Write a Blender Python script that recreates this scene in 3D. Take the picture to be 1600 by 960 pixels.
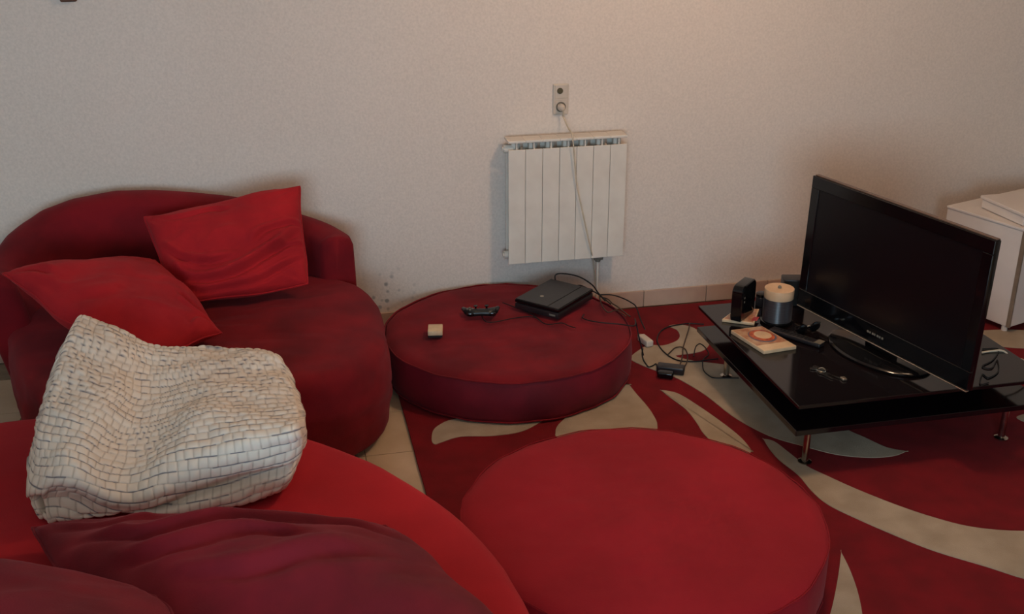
import bpy, bmesh, math, random
from math import sin, cos, pi, radians
from mathutils import Vector, Matrix, noise

random.seed(4)
for _o in list(bpy.data.objects):
    bpy.data.objects.remove(_o)
SC = bpy.context.scene
COL = SC.collection

# ------------------------------------------------------------------ camera
cam_data = bpy.data.cameras.new('camera')
cam_data.sensor_width = 36.0
cam_data.sensor_fit = 'HORIZONTAL'
cam_data.lens = 1710.8 / 1600 * 36.0
cam_data.clip_start = 0.05
cam = bpy.data.objects.new('camera', cam_data)
COL.objects.link(cam)
_r = Vector((0.9765, -0.2155, -0.0021)); _u = Vector((0.0840, 0.3715, 0.9246)); _f = Vector((0.1984, 0.9031, -0.3808))
_m = Matrix((( _r.x, _u.x, -_f.x, 0), (_r.y, _u.y, -_f.y, 0), (_r.z, _u.z, -_f.z, 2.1), (0, 0, 0, 1)))
cam.matrix_world = _m
SC.camera = cam

# ------------------------------------------------------------------ light
world = bpy.data.worlds.new('world'); SC.world = world
world.use_nodes = True
bg = world.node_tree.nodes['Background']
bg.inputs[0].default_value = (0.55, 0.68, 0.9, 1)
bg.inputs[1].default_value = 0.25

def lamp_light(name, loc, energy, color, radius):
    l = bpy.data.lights.new(name, 'POINT'); l.energy = energy; l.color = color
    l.shadow_soft_size = radius
    o = bpy.data.objects.new(name, l); o.location = loc; COL.objects.link(o); return o

def area(name, loc, rot, sx, sy, energy, color):
    l = bpy.data.lights.new(name, 'AREA'); l.shape = 'RECTANGLE'; l.size = sx; l.size_y = sy
    l.energy = energy; l.color = color
    o = bpy.data.objects.new(name, l); o.location = loc; o.rotation_euler = rot; COL.objects.link(o); return o

LAMP = Vector((1.75, 3.20, 2.50))
lamp_light('ceiling_lamp_light', LAMP, 112, (1.0, 0.68, 0.45), 0.09)
# daylight through the window in the wall behind the camera
area('window_daylight', (-0.6, -1.85, 1.55), (radians(90), 0, 0), 2.2, 1.3, 135, (0.56, 0.80, 0.98))

SC.view_settings.view_transform = 'Standard'
SC.view_settings.look = 'None'
SC.view_settings.gamma = 1.0
SC.view_settings.use_curve_mapping = False
SC.view_settings.exposure = 0.0

DATA = {
    'leaf_a': [(0.493,3.69),(0.51,3.769),(0.546,3.815),(0.594,3.842),(0.686,3.849),(0.842,3.837),(0.982,3.788),(0.982,3.788),(0.94,3.748),(0.848,3.688),(0.73,3.678),(0.608,3.7),(0.528,3.672),(0.502,3.662)],
    'leaf_b': [(0.975,3.649),(0.992,3.693),(1.02,3.73),(1.078,3.789),(1.172,3.843),(1.245,3.921),(1.249,4.031),(1.249,4.031),(1.387,3.987),(1.387,3.987),(1.39,3.894),(1.397,3.792),(1.396,3.701),(1.381,3.611),(1.308,3.456),(1.167,3.414),(1.043,3.506),(0.974,3.607)],
    'leaf_c': [(1.502,3.906),(1.502,3.906),(1.531,3.893),(1.568,3.848),(1.61,3.715),(1.649,3.556),(1.667,3.441),(1.665,3.346),(1.665,3.346),(1.618,3.327),(1.553,3.421),(1.537,3.512),(1.543,3.602),(1.542,3.719),(1.516,3.836)],
    'leaf_d': [(1.561,4.331),(1.61,4.357),(1.662,4.338),(1.723,4.361),(1.759,4.39),(1.783,4.437),(1.79,4.498),(1.77,4.549),(1.826,4.552),(1.872,4.51),(1.888,4.444),(1.887,4.368),(1.885,4.317),(1.83,4.249),(1.761,4.229),(1.68,4.219),(1.745,4.149),(1.807,4.115),(1.866,4.081),(1.866,4.081),(1.962,4.052),(2.036,3.917),(2.048,3.669),(2.072,3.521),(2.1,3.417),(2.135,3.347),(2.176,3.261),(2.234,3.218),(2.234,3.218),(2.171,3.198),(2.077,3.205),(1.963,3.255),(1.866,3.346),(1.792,3.424),(1.744,3.513),(1.703,3.632),(1.668,3.826),(1.624,3.965),(1.593,4.03),(1.545,4.093),(1.497,4.171),(1.477,4.244)],
    'leaf_e': [(1.747,3.424),(1.747,3.424),(1.779,3.396),(1.798,3.297),(1.816,3.201),(1.858,3.118),(1.912,3.021),(1.995,2.896),(2.084,2.79),(2.181,2.709),(2.33,2.653),(2.551,2.623),(2.813,2.667),(2.749,2.563),(2.537,2.427),(2.34,2.385),(2.232,2.393),(2.165,2.424),(2.091,2.502),(1.975,2.617),(1.896,2.727),(1.819,2.85),(1.769,2.946),(1.755,3.039),(1.757,3.15),(1.737,3.262),(1.737,3.35)],
    'leaf_f': [(1.677,2.676),(1.677,2.676),(1.66,2.592),(1.63,2.488),(1.587,2.378),(1.52,2.247),(1.428,2.133),(1.333,2.078),(1.317,2.157),(1.417,2.298),(1.514,2.425),(1.609,2.566)],
    'leaf_g': [(3.077,4.161),(3.229,4.165),(3.394,4.127),(3.575,4.002),(3.383,3.928),(3.264,3.947),(3.125,4.008),(3.008,4.056)],
    'leaf_h': [(2.808,3.356),(2.858,3.383),(2.987,3.4),(3.132,3.356),(2.997,3.259),(2.863,3.273)],
    'loop1': [(1.937,4.52,0.022),(1.873,4.545,0.022),(1.817,4.542,0.022),(1.757,4.526,0.022),(1.706,4.486,0.022),(1.662,4.411,0.022),(1.643,4.332,0.022),(1.642,4.257,0.022),(1.654,4.196,0.022),(1.679,4.157,0.022),(1.718,4.14,0.022),(1.76,4.133,0.022),(1.796,4.137,0.022),(1.853,4.138,0.022)],
    'loop2': [(1.87,4.538,0.022),(1.847,4.484,0.022),(1.793,4.381,0.022),(1.736,4.27,0.022),(1.706,4.197,0.022),(1.66,4.105,0.022)],
    'loop3': [(1.648,4.227,0.02),(1.678,4.261,0.02),(1.705,4.288,0.02),(1.735,4.291,0.02),(1.744,4.252,0.02),(1.721,4.172,0.02),(1.684,4.103,0.02),(1.66,4.09,0.02)],
    'loop4': [(1.757,4.19,0.02),(1.791,4.262,0.02),(1.813,4.298,0.02),(1.837,4.313,0.02),(1.844,4.27,0.02),(1.833,4.199,0.02),(1.792,4.156,0.02),(1.768,4.11,0.02),(1.746,4.039,0.02),(1.751,3.983,0.02),(1.766,3.964,0.02),(1.81,3.952,0.02),(1.866,3.939,0.02)],
    'loop5': [(1.559,4.314,0.02),(1.539,4.265,0.02),(1.524,4.203,0.02),(1.521,4.153,0.02),(1.523,4.127,0.02),(1.545,4.135,0.02),(1.564,4.149,0.02)],
    'adapter': [(1.558,4.117,0.03),(1.658,4.056,0.03),(1.517,4.009,0.03),(1.57,3.997,0.03)],
    'whiteplug': [(1.599,4.435,0.03),(1.602,4.392,0.03),(1.557,4.292,0.03),(1.601,4.364,0.03)],
    'console': [(0.963,4.45,0.265),(1.203,4.66,0.265),(1.376,4.413,0.265),(1.144,4.234,0.265)],
    'pad': [(0.758,4.395,0.235),(0.895,4.364,0.235),(0.835,4.438,0.235),(0.813,4.323,0.235)],
    'cube': [(0.578,4.278,0.24),(0.631,4.266,0.24),(0.616,4.186,0.24),(0.561,4.198,0.24)],
    'padcable': [(0.835,4.332,0.207),(0.842,4.275,0.207),(0.864,4.232,0.207),(0.898,4.216,0.207),(0.884,4.266,0.207),(0.864,4.291,0.207),(0.916,4.298,0.207),(0.958,4.32,0.207),(1.01,4.325,0.207),(1.05,4.308,0.207),(1.067,4.248,0.207),(1.091,4.219,0.207),(1.148,4.222,0.207),(1.17,4.186,0.207),(1.193,4.157,0.207)],
    'padcable2': [(0.947,4.505,0.207),(0.986,4.445,0.207),(1.024,4.387,0.207),(1.052,4.315,0.207),(1.067,4.248,0.207)],
    'cableR': [(1.269,4.291,0.21),(1.252,4.255,0.21),(1.274,4.218,0.21),(1.321,4.184,0.21),(1.387,4.153,0.21),(1.446,4.121,0.21),(1.471,4.118,0.21)],
    'cableR2': [(1.396,4.479,0.215),(1.424,4.438,0.215),(1.428,4.385,0.215),(1.44,4.34,0.215),(1.45,4.271,0.215),(1.46,4.22,0.215)],
    'cableR3': [(1.393,4.466,0.21),(1.376,4.367,0.21),(1.379,4.291,0.21),(1.423,4.306,0.21),(1.438,4.253,0.21),(1.443,4.228,0.21)],
    'arc1': [(1.178,4.6,0.274),(1.223,4.62,0.294),(1.261,4.6,0.305),(1.318,4.55,0.303),(1.365,4.5,0.279),(1.381,4.45,0.256)],
    'arc2': [(1.286,4.6,0.248),(1.319,4.55,0.261),(1.35,4.5,0.259),(1.385,4.45,0.247)],
    'arc3': [(1.385,4.45,0.247),(1.433,4.42,0.254),(1.472,4.38,0.251),(1.502,4.34,0.242),(1.513,4.3,0.235),(1.519,4.25,0.193),(1.531,4.22,0.158)],
    'case': [(1.743,3.797,0.318),(1.871,3.808,0.318),(1.921,3.589,0.318),(1.739,3.55,0.318)],
    'booklet': [(1.747,3.933,0.312),(1.862,4.015,0.312),(1.969,4.006,0.312),(1.862,3.838,0.312)],
    'drive': [(1.778,3.916,0.325),(1.852,3.857,0.325),(1.762,3.877,0.325),(1.92,3.984,0.325)],
    'spindle': [(1.926,3.896,0.302),(1.956,3.799,0.302),(2.062,3.865,0.302)],
    'remote': [(1.929,3.767,0.31),(2.065,3.549,0.31)],
    'gadget': [(1.981,3.782,0.31),(2.074,3.774,0.31)],
    'keys': [(1.91,3.445,0.305),(1.947,3.397,0.305),(1.922,3.385,0.305),(1.944,3.291,0.305),(1.991,3.297,0.305)],
    'blackcup': [(1.975,4.044,0.302)],
    'darkbox': [(2.101,3.969,0.35),(2.161,4.001,0.35)],
    'tvbase': [(2.101,3.461,0.305),(2.319,3.158,0.305),(2.114,3.204,0.305),(2.172,3.568,0.305)],
    'squig': [(2.647,3.429,0.305),(2.708,3.415,0.305),(2.627,3.331,0.305),(2.552,3.289,0.305),(2.577,3.266,0.305),(2.642,3.327,0.305),(2.584,3.236,0.305),(2.515,3.195,0.305),(2.509,3.225,0.305),(2.453,3.155,0.305),(2.489,3.157,0.305)],
    'whitecable': [(2.625,3.397,0.305),(2.669,3.4,0.305),(2.713,3.39,0.305),(2.739,3.359,0.305),(2.746,3.31,0.305),(2.749,3.256,0.305)],
    'cabtop': [(3.211,4.395,0.52),(3.298,4.148,0.52)],
    'cabbox': [(3.228,4.367,0.6),(3.167,4.05,0.6),(3.173,3.983,0.6),(3.093,4.143,0.6)],
    'cabbox52': [(3.258,4.364,0.52),(3.336,4.295,0.52)],
    'cord': [(1.295,4.83,1.021),(1.302,4.82,0.993),(1.308,4.75,0.955),(1.312,4.695,0.933),(1.324,4.7,0.848),(1.343,4.705,0.694),(1.378,4.705,0.538),(1.414,4.71,0.391),(1.434,4.73,0.327),(1.464,4.79,0.228),(1.473,4.79,0.144)],
    'outlet': [(1.256,4.85,1.14),(1.332,4.85,1.136),(1.261,4.85,0.998),(1.334,4.85,0.997),(1.287,4.85,1.112),(1.294,4.85,1.041)],
    'topmark': [(-0.799,4.85,1.562),(-0.733,4.85,1.56)],
    'mold': [(0.424,4.85,0.221),(0.443,4.85,0.161),(0.468,4.85,0.181),(0.484,4.85,0.141),(0.504,4.85,0.165),(0.441,4.85,0.118),(0.518,4.85,0.144)],
    'bl': [[(-0.685,3.534,0.72),(-0.559,3.465,0.68),(-0.443,3.42,0.62),(-0.263,3.414,0.6),(-0.038,3.352,0.6)],[(-0.705,3.299,0.7),(-0.551,3.187,0.66),(-0.431,3.215,0.59),(-0.252,3.113,0.62),(-0.013,3.105,0.62)],[(-0.718,3.049,0.64),(-0.577,2.937,0.64),(-0.456,3.023,0.56),(-0.263,2.905,0.62),(0.007,2.845,0.64)],[(-0.724,2.892,0.58),(-0.596,2.792,0.61),(-0.475,2.799,0.53),(-0.26,2.77,0.6),(0.009,2.721,0.64)],[(-0.736,2.772,0.53),(-0.608,2.717,0.57),(-0.47,2.712,0.5),(-0.262,2.728,0.57),(0.013,2.727,0.6)],[(-0.748,2.774,0.48),(-0.64,2.75,0.5),(-0.472,2.696,0.47),(-0.267,2.717,0.52),(0.002,2.728,0.54)],[(-0.724,2.758,0.44),(-0.632,2.74,0.43),(-0.48,2.726,0.43),(-0.276,2.699,0.43),(-0.04,2.747,0.43)]],
}


W = 4.85            # plane of the rear wall
SEAT_NEAR = 0.42

# ------------------------------------------------------------------ materials
def srgb(r, g, b):
    f = lambda c: (c / 255 / 12.92) if c / 255 <= 0.04045 else ((c / 255 + 0.055) / 1.055) ** 2.4
    return (f(r), f(g), f(b), 1.0)

def base_mat(name, col, rough=0.6, metal=0.0, spec=0.5, coat=0.0):
    m = bpy.data.materials.new(name); m.use_nodes = True
    p = m.node_tree.nodes['Principled BSDF']
    p.inputs['Base Color'].default_value = col
    p.inputs['Roughness'].default_value = rough
    p.inputs['Metallic'].default_value = metal
    p.inputs['Specular IOR Level'].default_value = spec
    p.inputs['Coat Weight'].default_value = coat
    return m, p, m.node_tree

def noisy(name, c1, c2, scale=4, rough=0.8, bump=0.0, bscale=120, sheen=0.0, sheen_col=(1, .5, .5, 1), detail=4,
          lo=0.35, hi=0.65, dist=0.002, spec=0.3, stretch=None, metal=0.0):
    m, p, nt = base_mat(name, c1, rough, metal, spec)
    N, L = nt.nodes, nt.links
    tc = N.new('ShaderNodeTexCoord')
    src = tc.outputs['Object']
    if stretch:
        mp = N.new('ShaderNodeMapping'); mp.inputs['Scale'].default_value = stretch
        L.new(src, mp.inputs[0]); src = mp.outputs[0]
    n = N.new('ShaderNodeTexNoise'); n.inputs['Scale'].default_value = scale; n.inputs['Detail'].default_value = detail
    L.new(src, n.inputs['Vector'])
    r = N.new('ShaderNodeMapRange'); r.inputs['From Min'].default_value = lo; r.inputs['From Max'].default_value = hi
    L.new(n.outputs['Fac'], r.inputs['Value'])
    mx = N.new('ShaderNodeMix'); mx.data_type = 'RGBA'
    mx.inputs['A'].default_value = c1; mx.inputs['B'].default_value = c2
    L.new(r.outputs[0], mx.inputs['Factor'])
    L.new(mx.outputs['Result'], p.inputs['Base Color'])
    if bump:
        n2 = N.new('ShaderNodeTexNoise'); n2.inputs['Scale'].default_value = bscale; n2.inputs['Detail'].default_value = 3
        L.new(tc.outputs['Object'], n2.inputs['Vector'])
        b = N.new('ShaderNodeBump'); b.inputs['Strength'].default_value = bump; b.inputs['Distance'].default_value = dist
        L.new(n2.outputs['Fac'], b.inputs['Height']); L.new(b.outputs[0], p.inputs['Normal'])
    if sheen:
        p.inputs['Sheen Weight'].default_value = sheen
        p.inputs['Sheen Tint'].default_value = sheen_col
        p.inputs['Sheen Roughness'].default_value = 0.45
    return m

M = {}
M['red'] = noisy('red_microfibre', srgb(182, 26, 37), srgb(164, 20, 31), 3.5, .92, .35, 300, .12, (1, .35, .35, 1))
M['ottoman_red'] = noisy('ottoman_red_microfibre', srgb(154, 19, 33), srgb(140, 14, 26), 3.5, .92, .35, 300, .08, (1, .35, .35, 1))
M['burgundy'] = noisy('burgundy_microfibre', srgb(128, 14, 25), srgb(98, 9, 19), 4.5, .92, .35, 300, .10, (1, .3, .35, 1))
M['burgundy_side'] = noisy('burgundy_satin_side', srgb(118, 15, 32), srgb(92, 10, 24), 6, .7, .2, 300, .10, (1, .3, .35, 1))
M['cushion_red'] = noisy('red_cushion_cloth', srgb(176, 26, 34), srgb(156, 20, 30), 6, .9, .4, 260, .10, (1, .35, .35, 1))
M['cushion_dark'] = noisy('wine_cushion_cloth', srgb(126, 19, 33), srgb(104, 14, 27), 5, .85, .3, 260, .12, (1, .35, .45, 1))
M['rug_red'] = noisy('rug_red_pile', srgb(124, 7, 19), srgb(108, 5, 14), 9, .95, .8, 420, .04, (1, .4, .4, 1), dist=.004)
M['rug_cream'] = noisy('rug_cream_pile', srgb(178, 160, 138), srgb(162, 144, 122), 8, .95, .7, 420, .05, (1, 1, 1, 1), dist=.004)
M['floor'] = noisy('beige_floor_tile', srgb(204, 180, 150), srgb(188, 162, 130), 5, .38, .1, 40, spec=.5)
M['grout'] = noisy('tile_grout', srgb(150, 134, 114), srgb(130, 114, 96), 20, .9)
M['skirt'] = noisy('skirting_tile', srgb(196, 166, 146), srgb(182, 150, 132), 7, .45, .1, 50, spec=.5)
M['white_metal'] = noisy('white_enamel', srgb(226, 218, 206), srgb(216, 207, 195), 8, .4, spec=.5)
M['white_plastic'] = noisy('white_plastic', srgb(206, 192, 178), srgb(196, 182, 166), 12, .4, spec=.5)
M['grey_plastic'] = noisy('grey_plastic', srgb(128, 120, 108), srgb(108, 100, 88), 12, .5)
M['cord_white'] = noisy('off_white_cord', srgb(204, 190, 168), srgb(186, 172, 150), 20, .6)
M['cable_black'] = noisy('black_cable_rubber', srgb(24, 22, 24), srgb(14, 13, 15), 30, .5)
M['cable_brown'] = noisy('dark_brown_cable', srgb(74, 54, 40), srgb(58, 42, 32), 30, .5)
M['ceiling'] = noisy('white_ceiling_paint', srgb(222, 214, 202), srgb(214, 205, 193), 3, .9)
M['black_glass'] = noisy('black_lacquer_glass', srgb(22, 14, 16), srgb(16, 10, 12), 3, .10, spec=.55)
M['gloss_black'] = noisy('gloss_black_plastic', srgb(13, 12, 14), srgb(9, 8, 10), 5, .12, spec=.5)
M['satin_black'] = noisy('satin_black_plastic', srgb(38, 33, 35), srgb(28, 24, 26), 14, .38, .15, 400, spec=.5)
M['pad_black'] = noisy('pad_black_plastic', srgb(30, 32, 32), srgb(20, 22, 22), 14, .35, spec=.5)
M['screen'] = noisy('dark_tv_screen', srgb(14, 11, 15), srgb(11, 9, 12), 2, .28, spec=.35)
M['chrome'] = noisy('brushed_chrome', srgb(205, 196, 184), srgb(176, 164, 152), 30, .18, metal=1.0)
M['silver'] = noisy('silver_trim', srgb(205, 192, 172), srgb(180, 168, 150), 30, .32, metal=.9)
M['brown_trim'] = noisy('brown_tinted_trim', srgb(96, 74, 62), srgb(80, 60, 50), 10, .35, spec=.5)
M['cream_plastic'] = noisy('cream_plastic', srgb(222, 196, 160), srgb(206, 178, 142), 20, .5)
M['cab_white'] = noisy('white_cabinet_laminate', srgb(226, 216, 208), srgb(216, 205, 197), 4, .45, spec=.5)
M['cab_edge'] = noisy('grey_brown_edging', srgb(140, 122, 104), srgb(122, 104, 88), 10, .5)
M['disc_cream'] = noisy('printable_disc_top', srgb(216, 182, 146), srgb(200, 164, 128), 14, .4)
M['disc_dark'] = noisy('stacked_disc_edges', srgb(66, 62, 64), srgb(48, 44, 48), 3, .3, stretch=(1, 1, 90), spec=.6)
M['wood_peg'] = noisy('brown_wood', srgb(110, 76, 58), srgb(86, 58, 44), 12, .6)
M['dark_plug'] = noisy('dark_socket', srgb(92, 84, 62), srgb(72, 66, 50), 20, .6)

# glass of the spindle cover
def glass_mat():
    m, p, nt = base_mat('clear_plastic', (0.95, 0.95, 0.95, 1), .05)
    p.inputs['Transmission Weight'].default_value = 1.0
    p.inputs['IOR'].default_value = 1.15
    return m
M['clear'] = glass_mat()

def emis(name, col, s):
    m = bpy.data.materials.new(name); m.use_nodes = True
    nt = m.node_tree; nt.nodes.clear()
    e = nt.nodes.new('ShaderNodeEmission'); e.inputs[0].default_value = col; e.inputs[1].default_value = s
    o = nt.nodes.new('ShaderNodeOutputMaterial'); nt.links.new(e.outputs[0], o.inputs[0]); return m
M['globe'] = emis('lit_opal_globe', (1, .72, .5, 1), 6)

# rear wall: rough cream paint, faint mottling, mildew specks low down beside the ottoman
def wall_mat(name, mould=False):
    m, p, nt = base_mat(name, srgb(206, 190, 174), .9, 0, .2)
    N, L = nt.nodes, nt.links
    tc = N.new('ShaderNodeTexCoord')
    n = N.new('ShaderNodeTexNoise'); n.inputs['Scale'].default_value = 1.6; n.inputs['Detail'].default_value = 5
    L.new(tc.outputs['Object'], n.inputs['Vector'])
    mx = N.new('ShaderNodeMix'); mx.data_type = 'RGBA'
    mx.inputs['A'].default_value = srgb(226, 213, 202); mx.inputs['B'].default_value = srgb(218, 204, 192)
    L.new(n.outputs['Fac'], mx.inputs['Factor'])
    fine = N.new('ShaderNodeTexNoise'); fine.inputs['Scale'].default_value = 95; fine.inputs['Detail'].default_value = 4
    L.new(tc.outputs['Object'], fine.inputs['Vector'])
    rm = N.new('ShaderNodeMapRange'); rm.inputs['From Min'].default_value = .3; rm.inputs['From Max'].default_value = .7
    rm.inputs['To Min'].default_value = .93; rm.inputs['To Max'].default_value = 1.05
    L.new(fine.outputs['Fac'], rm.inputs['Value'])
    mul = N.new('ShaderNodeMix'); mul.data_type = 'RGBA'; mul.blend_type = 'MULTIPLY'; mul.inputs['Factor'].default_value = 1
    L.new(mx.outputs['Result'], mul.inputs['A']); L.new(rm.outputs[0], mul.inputs['B'])
    col = mul.outputs['Result']
    if mould:
        # specks: small voronoi blobs, only within a patch around x=.47, z=.16
        v = N.new('ShaderNodeTexVoronoi'); v.inputs['Scale'].default_value = 32; v.inputs['Randomness'].default_value = 1
        L.new(tc.outputs['Object'], v.inputs['Vector'])
        blob = N.new('ShaderNodeMapRange'); blob.inputs['From Min'].default_value = .22; blob.inputs['From Max'].default_value = .42
        blob.inputs['To Min'].default_value = 1; blob.inputs['To Max'].default_value = 0
        L.new(v.outputs['Distance'], blob.inputs['Value'])
        sel = N.new('ShaderNodeSeparateColor'); L.new(v.outputs['Color'], sel.inputs[0])
        st = N.new('ShaderNodeMath'); st.operation = 'GREATER_THAN'; st.inputs[1].default_value = .45
        L.new(sel.outputs[0], st.inputs[0])
        dist = N.new('ShaderNodeVectorMath'); dist.operation = 'DISTANCE'; dist.inputs[1].default_value = (.46, W, .17)
        L.new(tc.outputs['Object'], dist.inputs[0])
        reg = N.new('ShaderNodeMapRange'); reg.inputs['From Min'].default_value = .05; reg.inputs['From Max'].default_value = .16
        reg.inputs['To Min'].default_value = .6; reg.inputs['To Max'].default_value = 0
        L.new(dist.outputs['Value'], reg.inputs['Value'])
        m1 = N.new('ShaderNodeMath'); m1.operation = 'MULTIPLY'; L.new(blob.outputs[0], m1.inputs[0]); L.new(st.outputs[0], m1.inputs[1])
        m2 = N.new('ShaderNodeMath'); m2.operation = 'MULTIPLY'; L.new(m1.outputs[0], m2.inputs[0]); L.new(reg.outputs[0], m2.inputs[1])
        mm = N.new('ShaderNodeMix'); mm.data_type = 'RGBA'; mm.inputs['B'].default_value = srgb(84, 92, 98)
        L.new(m2.outputs[0], mm.inputs['Factor']); L.new(col, mm.inputs['A']); col = mm.outputs['Result']
    L.new(col, p.inputs['Base Color'])
    b = N.new('ShaderNodeBump'); b.inputs['Strength'].default_value = .35; b.inputs['Distance'].default_value = .003
    n3 = N.new('ShaderNodeTexNoise'); n3.inputs['Scale'].default_value = 130; n3.inputs['Detail'].default_value = 2
    L.new(tc.outputs['Object'], n3.inputs['Vector'])
    L.new(n3.outputs['Fac'], b.inputs['Height']); L.new(b.outputs[0], p.inputs['Normal'])
    return m
M['wall_back'] = wall_mat('cream_wall_paint_with_mildew', True)
M['wall'] = wall_mat('cream_wall_paint')

# quilt: cream cloth, thin blue-grey printed lines stored per vertex as they lie on the puffs
def quilt_mat():
    m, p, nt = base_mat('patterned_quilt_cotton', srgb(222, 206, 180), .9, 0, .2)
    N, L = nt.nodes, nt.links
    at = N.new('ShaderNodeAttribute'); at.attribute_name = 'line'
    sp = N.new('ShaderNodeSeparateColor'); L.new(at.outputs['Color'], sp.inputs[0])
    tc = N.new('ShaderNodeTexCoord')
    n = N.new('ShaderNodeTexNoise'); n.inputs['Scale'].default_value = 22; n.inputs['Detail'].default_value = 3
    L.new(tc.outputs['Object'], n.inputs['Vector'])
    a = N.new('ShaderNodeMix'); a.data_type = 'RGBA'
    a.inputs['A'].default_value = srgb(234, 218, 200); a.inputs['B'].default_value = srgb(218, 204, 190)
    L.new(n.outputs['Fac'], a.inputs['Factor'])
    b1 = N.new('ShaderNodeMix'); b1.data_type = 'RGBA'; b1.inputs['B'].default_value = srgb(66, 68, 92)
    L.new(sp.outputs[0], b1.inputs['Factor']); L.new(a.outputs['Result'], b1.inputs['A'])
    b2 = N.new('ShaderNodeMix'); b2.data_type = 'RGBA'; b2.inputs['B'].default_value = srgb(150, 128, 112)
    L.new(sp.outputs[1], b2.inputs['Factor']); L.new(b1.outputs['Result'], b2.inputs['A'])
    L.new(b2.outputs['Result'], p.inputs['Base Color'])
    return m
M['quilt'] = quilt_mat()

# ------------------------------------------------------------------ object helpers
def tag(o, label=None, cat=None, group=None, kind=None):
    if label: o['label'] = label
    if cat: o['category'] = cat
    if group: o['group'] = group
    if kind: o['kind'] = kind
    return o

def empty(name, loc=(0, 0, 0), rz=0.0, label=None, cat=None, group=None):
    o = bpy.data.objects.new(name, None); COL.objects.link(o)
    o.location = loc; o.rotation_euler = (0, 0, rz); o.empty_display_size = .05
    return tag(o, label, cat, group)

def link(name, me, mat, parent=None, loc=None, rz=0.0, smooth=False):
    if mat is not None and not me.materials: me.materials.append(mat)
    if smooth:
        me.polygons.foreach_set('use_smooth', [True] * len(me.polygons))
        if smooth != 'all':
            me.set_sharp_from_angle(angle=radians(38))
    o = bpy.data.objects.new(name, me); COL.objects.link(o)
    if loc is not None: o.location = loc
    if rz: o.rotation_euler = (0, 0, rz)
    if parent is not None: o.parent = parent
    return o

def obj(name, bm, mat, parent=None, loc=None, rz=0.0, smooth=False, wpar=False):
    """link a bmesh; wpar: mesh is in world coordinates while the parent sits elsewhere"""
    bmesh.ops.recalc_face_normals(bm, faces=bm.faces)
    me = bpy.data.meshes.new(name); bm.to_mesh(me); bm.free()
    if wpar and parent is not None:
        bpy.context.view_layer.update()
        me.transform(parent.matrix_world.inverted())
    return link(name, me, mat, parent, loc, rz, smooth)

def box(bm, x0, x1, y0, y1, z0, z1, bev=0.0, seg=2, mat=None):
    r = bmesh.ops.create_cube(bm, size=1.0)
    vs = r['verts']
    for v in vs:
        v.co = Vector(((x0 + x1) / 2 + v.co.x * (x1 - x0), (y0 + y1) / 2 + v.co.y * (y1 - y0), (z0 + z1) / 2 + v.co.z * (z1 - z0)))
    if mat is not None:
        for v in vs: v.co = mat @ v.co
    if bev:
        es = list({e for v in vs for e in v.link_edges})
        bmesh.ops.bevel(bm, geom=es, offset=bev, segments=seg, affect='EDGES', profile=.5)
    return bm

def lathe(bm, prof, seg=32, cx=0, cy=0, cap=True):
    rings = []
    for r, z in prof:
        rings.append([bm.verts.new((cx + r * cos(2 * pi * i / seg), cy + r * sin(2 * pi * i / seg), z)) for i in range(seg)])
    for a, b in zip(rings[:-1], rings[1:]):
        for i in range(seg):
            bm.faces.new((a[i], a[(i + 1) % seg], b[(i + 1) % seg], b[i]))
    if cap:
        bm.faces.new(rings[0][::-1]); bm.faces.new(rings[-1])
    return bm

def catmull(pts, n=8, closed=False):
    P = [Vector(p) for p in pts]
    out = []
    m = len(P)
    rng = m if closed else m - 1
    for i in range(rng):
        if closed:
            a, b, c, d = P[(i - 1) % m], P[i], P[(i + 1) % m], P[(i + 2) % m]
        else:
            a = P[i - 1] if i else P[0] * 2 - P[1]
            b, c = P[i], P[i + 1]
            d = P[i + 2] if i + 2 < m else P[-1] * 2 - P[-2]
        for k in range(n):
            t = k / n
            out.append(.5 * ((2 * b) + (c - a) * t + (2 * a - 5 * b + 4 * c - d) * t * t + (3 * b - a - 3 * c + d) * t ** 3))
    if not closed: out.append(P[-1].copy())
    return out

def tube(bm, pts, r, seg=8, closed=False, squash=1.0):
    P = [Vector(p) for p in pts]; n = len(P)
    rings = []; prev = None
    for i, p in enumerate(P):
        if closed: t = P[(i + 1) % n] - P[i - 1]
        else: t = P[min(i + 1, n - 1)] - P[max(i - 1, 0)]
        if t.length < 1e-9: t = Vector((1, 0, 0))
        t.normalize()
        up = Vector((0, 0, 1)) if abs(t.z) < .93 else Vector((0, 1, 0))
        s = t.cross(up)
        s.normalize(); u = s.cross(t); u.normalize()
        if prev is not None and s.dot(prev) < 0: s.negate(); u.negate()
        prev = s
        rings.append([bm.verts.new(p + s * r * cos(2 * pi * k / seg) + u * r * squash * sin(2 * pi * k / seg)) for k in range(seg)])
    rr = list(zip(rings[:-1], rings[1:]))
    if closed: rr.append((rings[-1], rings[0]))
    for a, b in rr:
        for k in range(seg):
            bm.faces.new((a[k], a[(k + 1) % seg], b[(k + 1) % seg], b[k]))
    if not closed:
        bm.faces.new(rings[0]); bm.faces.new(rings[-1][::-1])
    return bm

def prism(bm, poly, z0, z1):
    a = [bm.verts.new((p[0], p[1], z0)) for p in poly]
    b = [bm.verts.new((p[0], p[1], z1)) for p in poly]
    n = len(poly)
    bm.faces.new(b); bm.faces.new(a[::-1])
    for i in range(n): bm.faces.new((a[i], a[(i + 1) % n], b[(i + 1) % n], b[i]))
    return bm

def fbm(p, s, o=3):
    return noise.fractal(Vector(p) * s, 1.0, 2.0, o)

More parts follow.
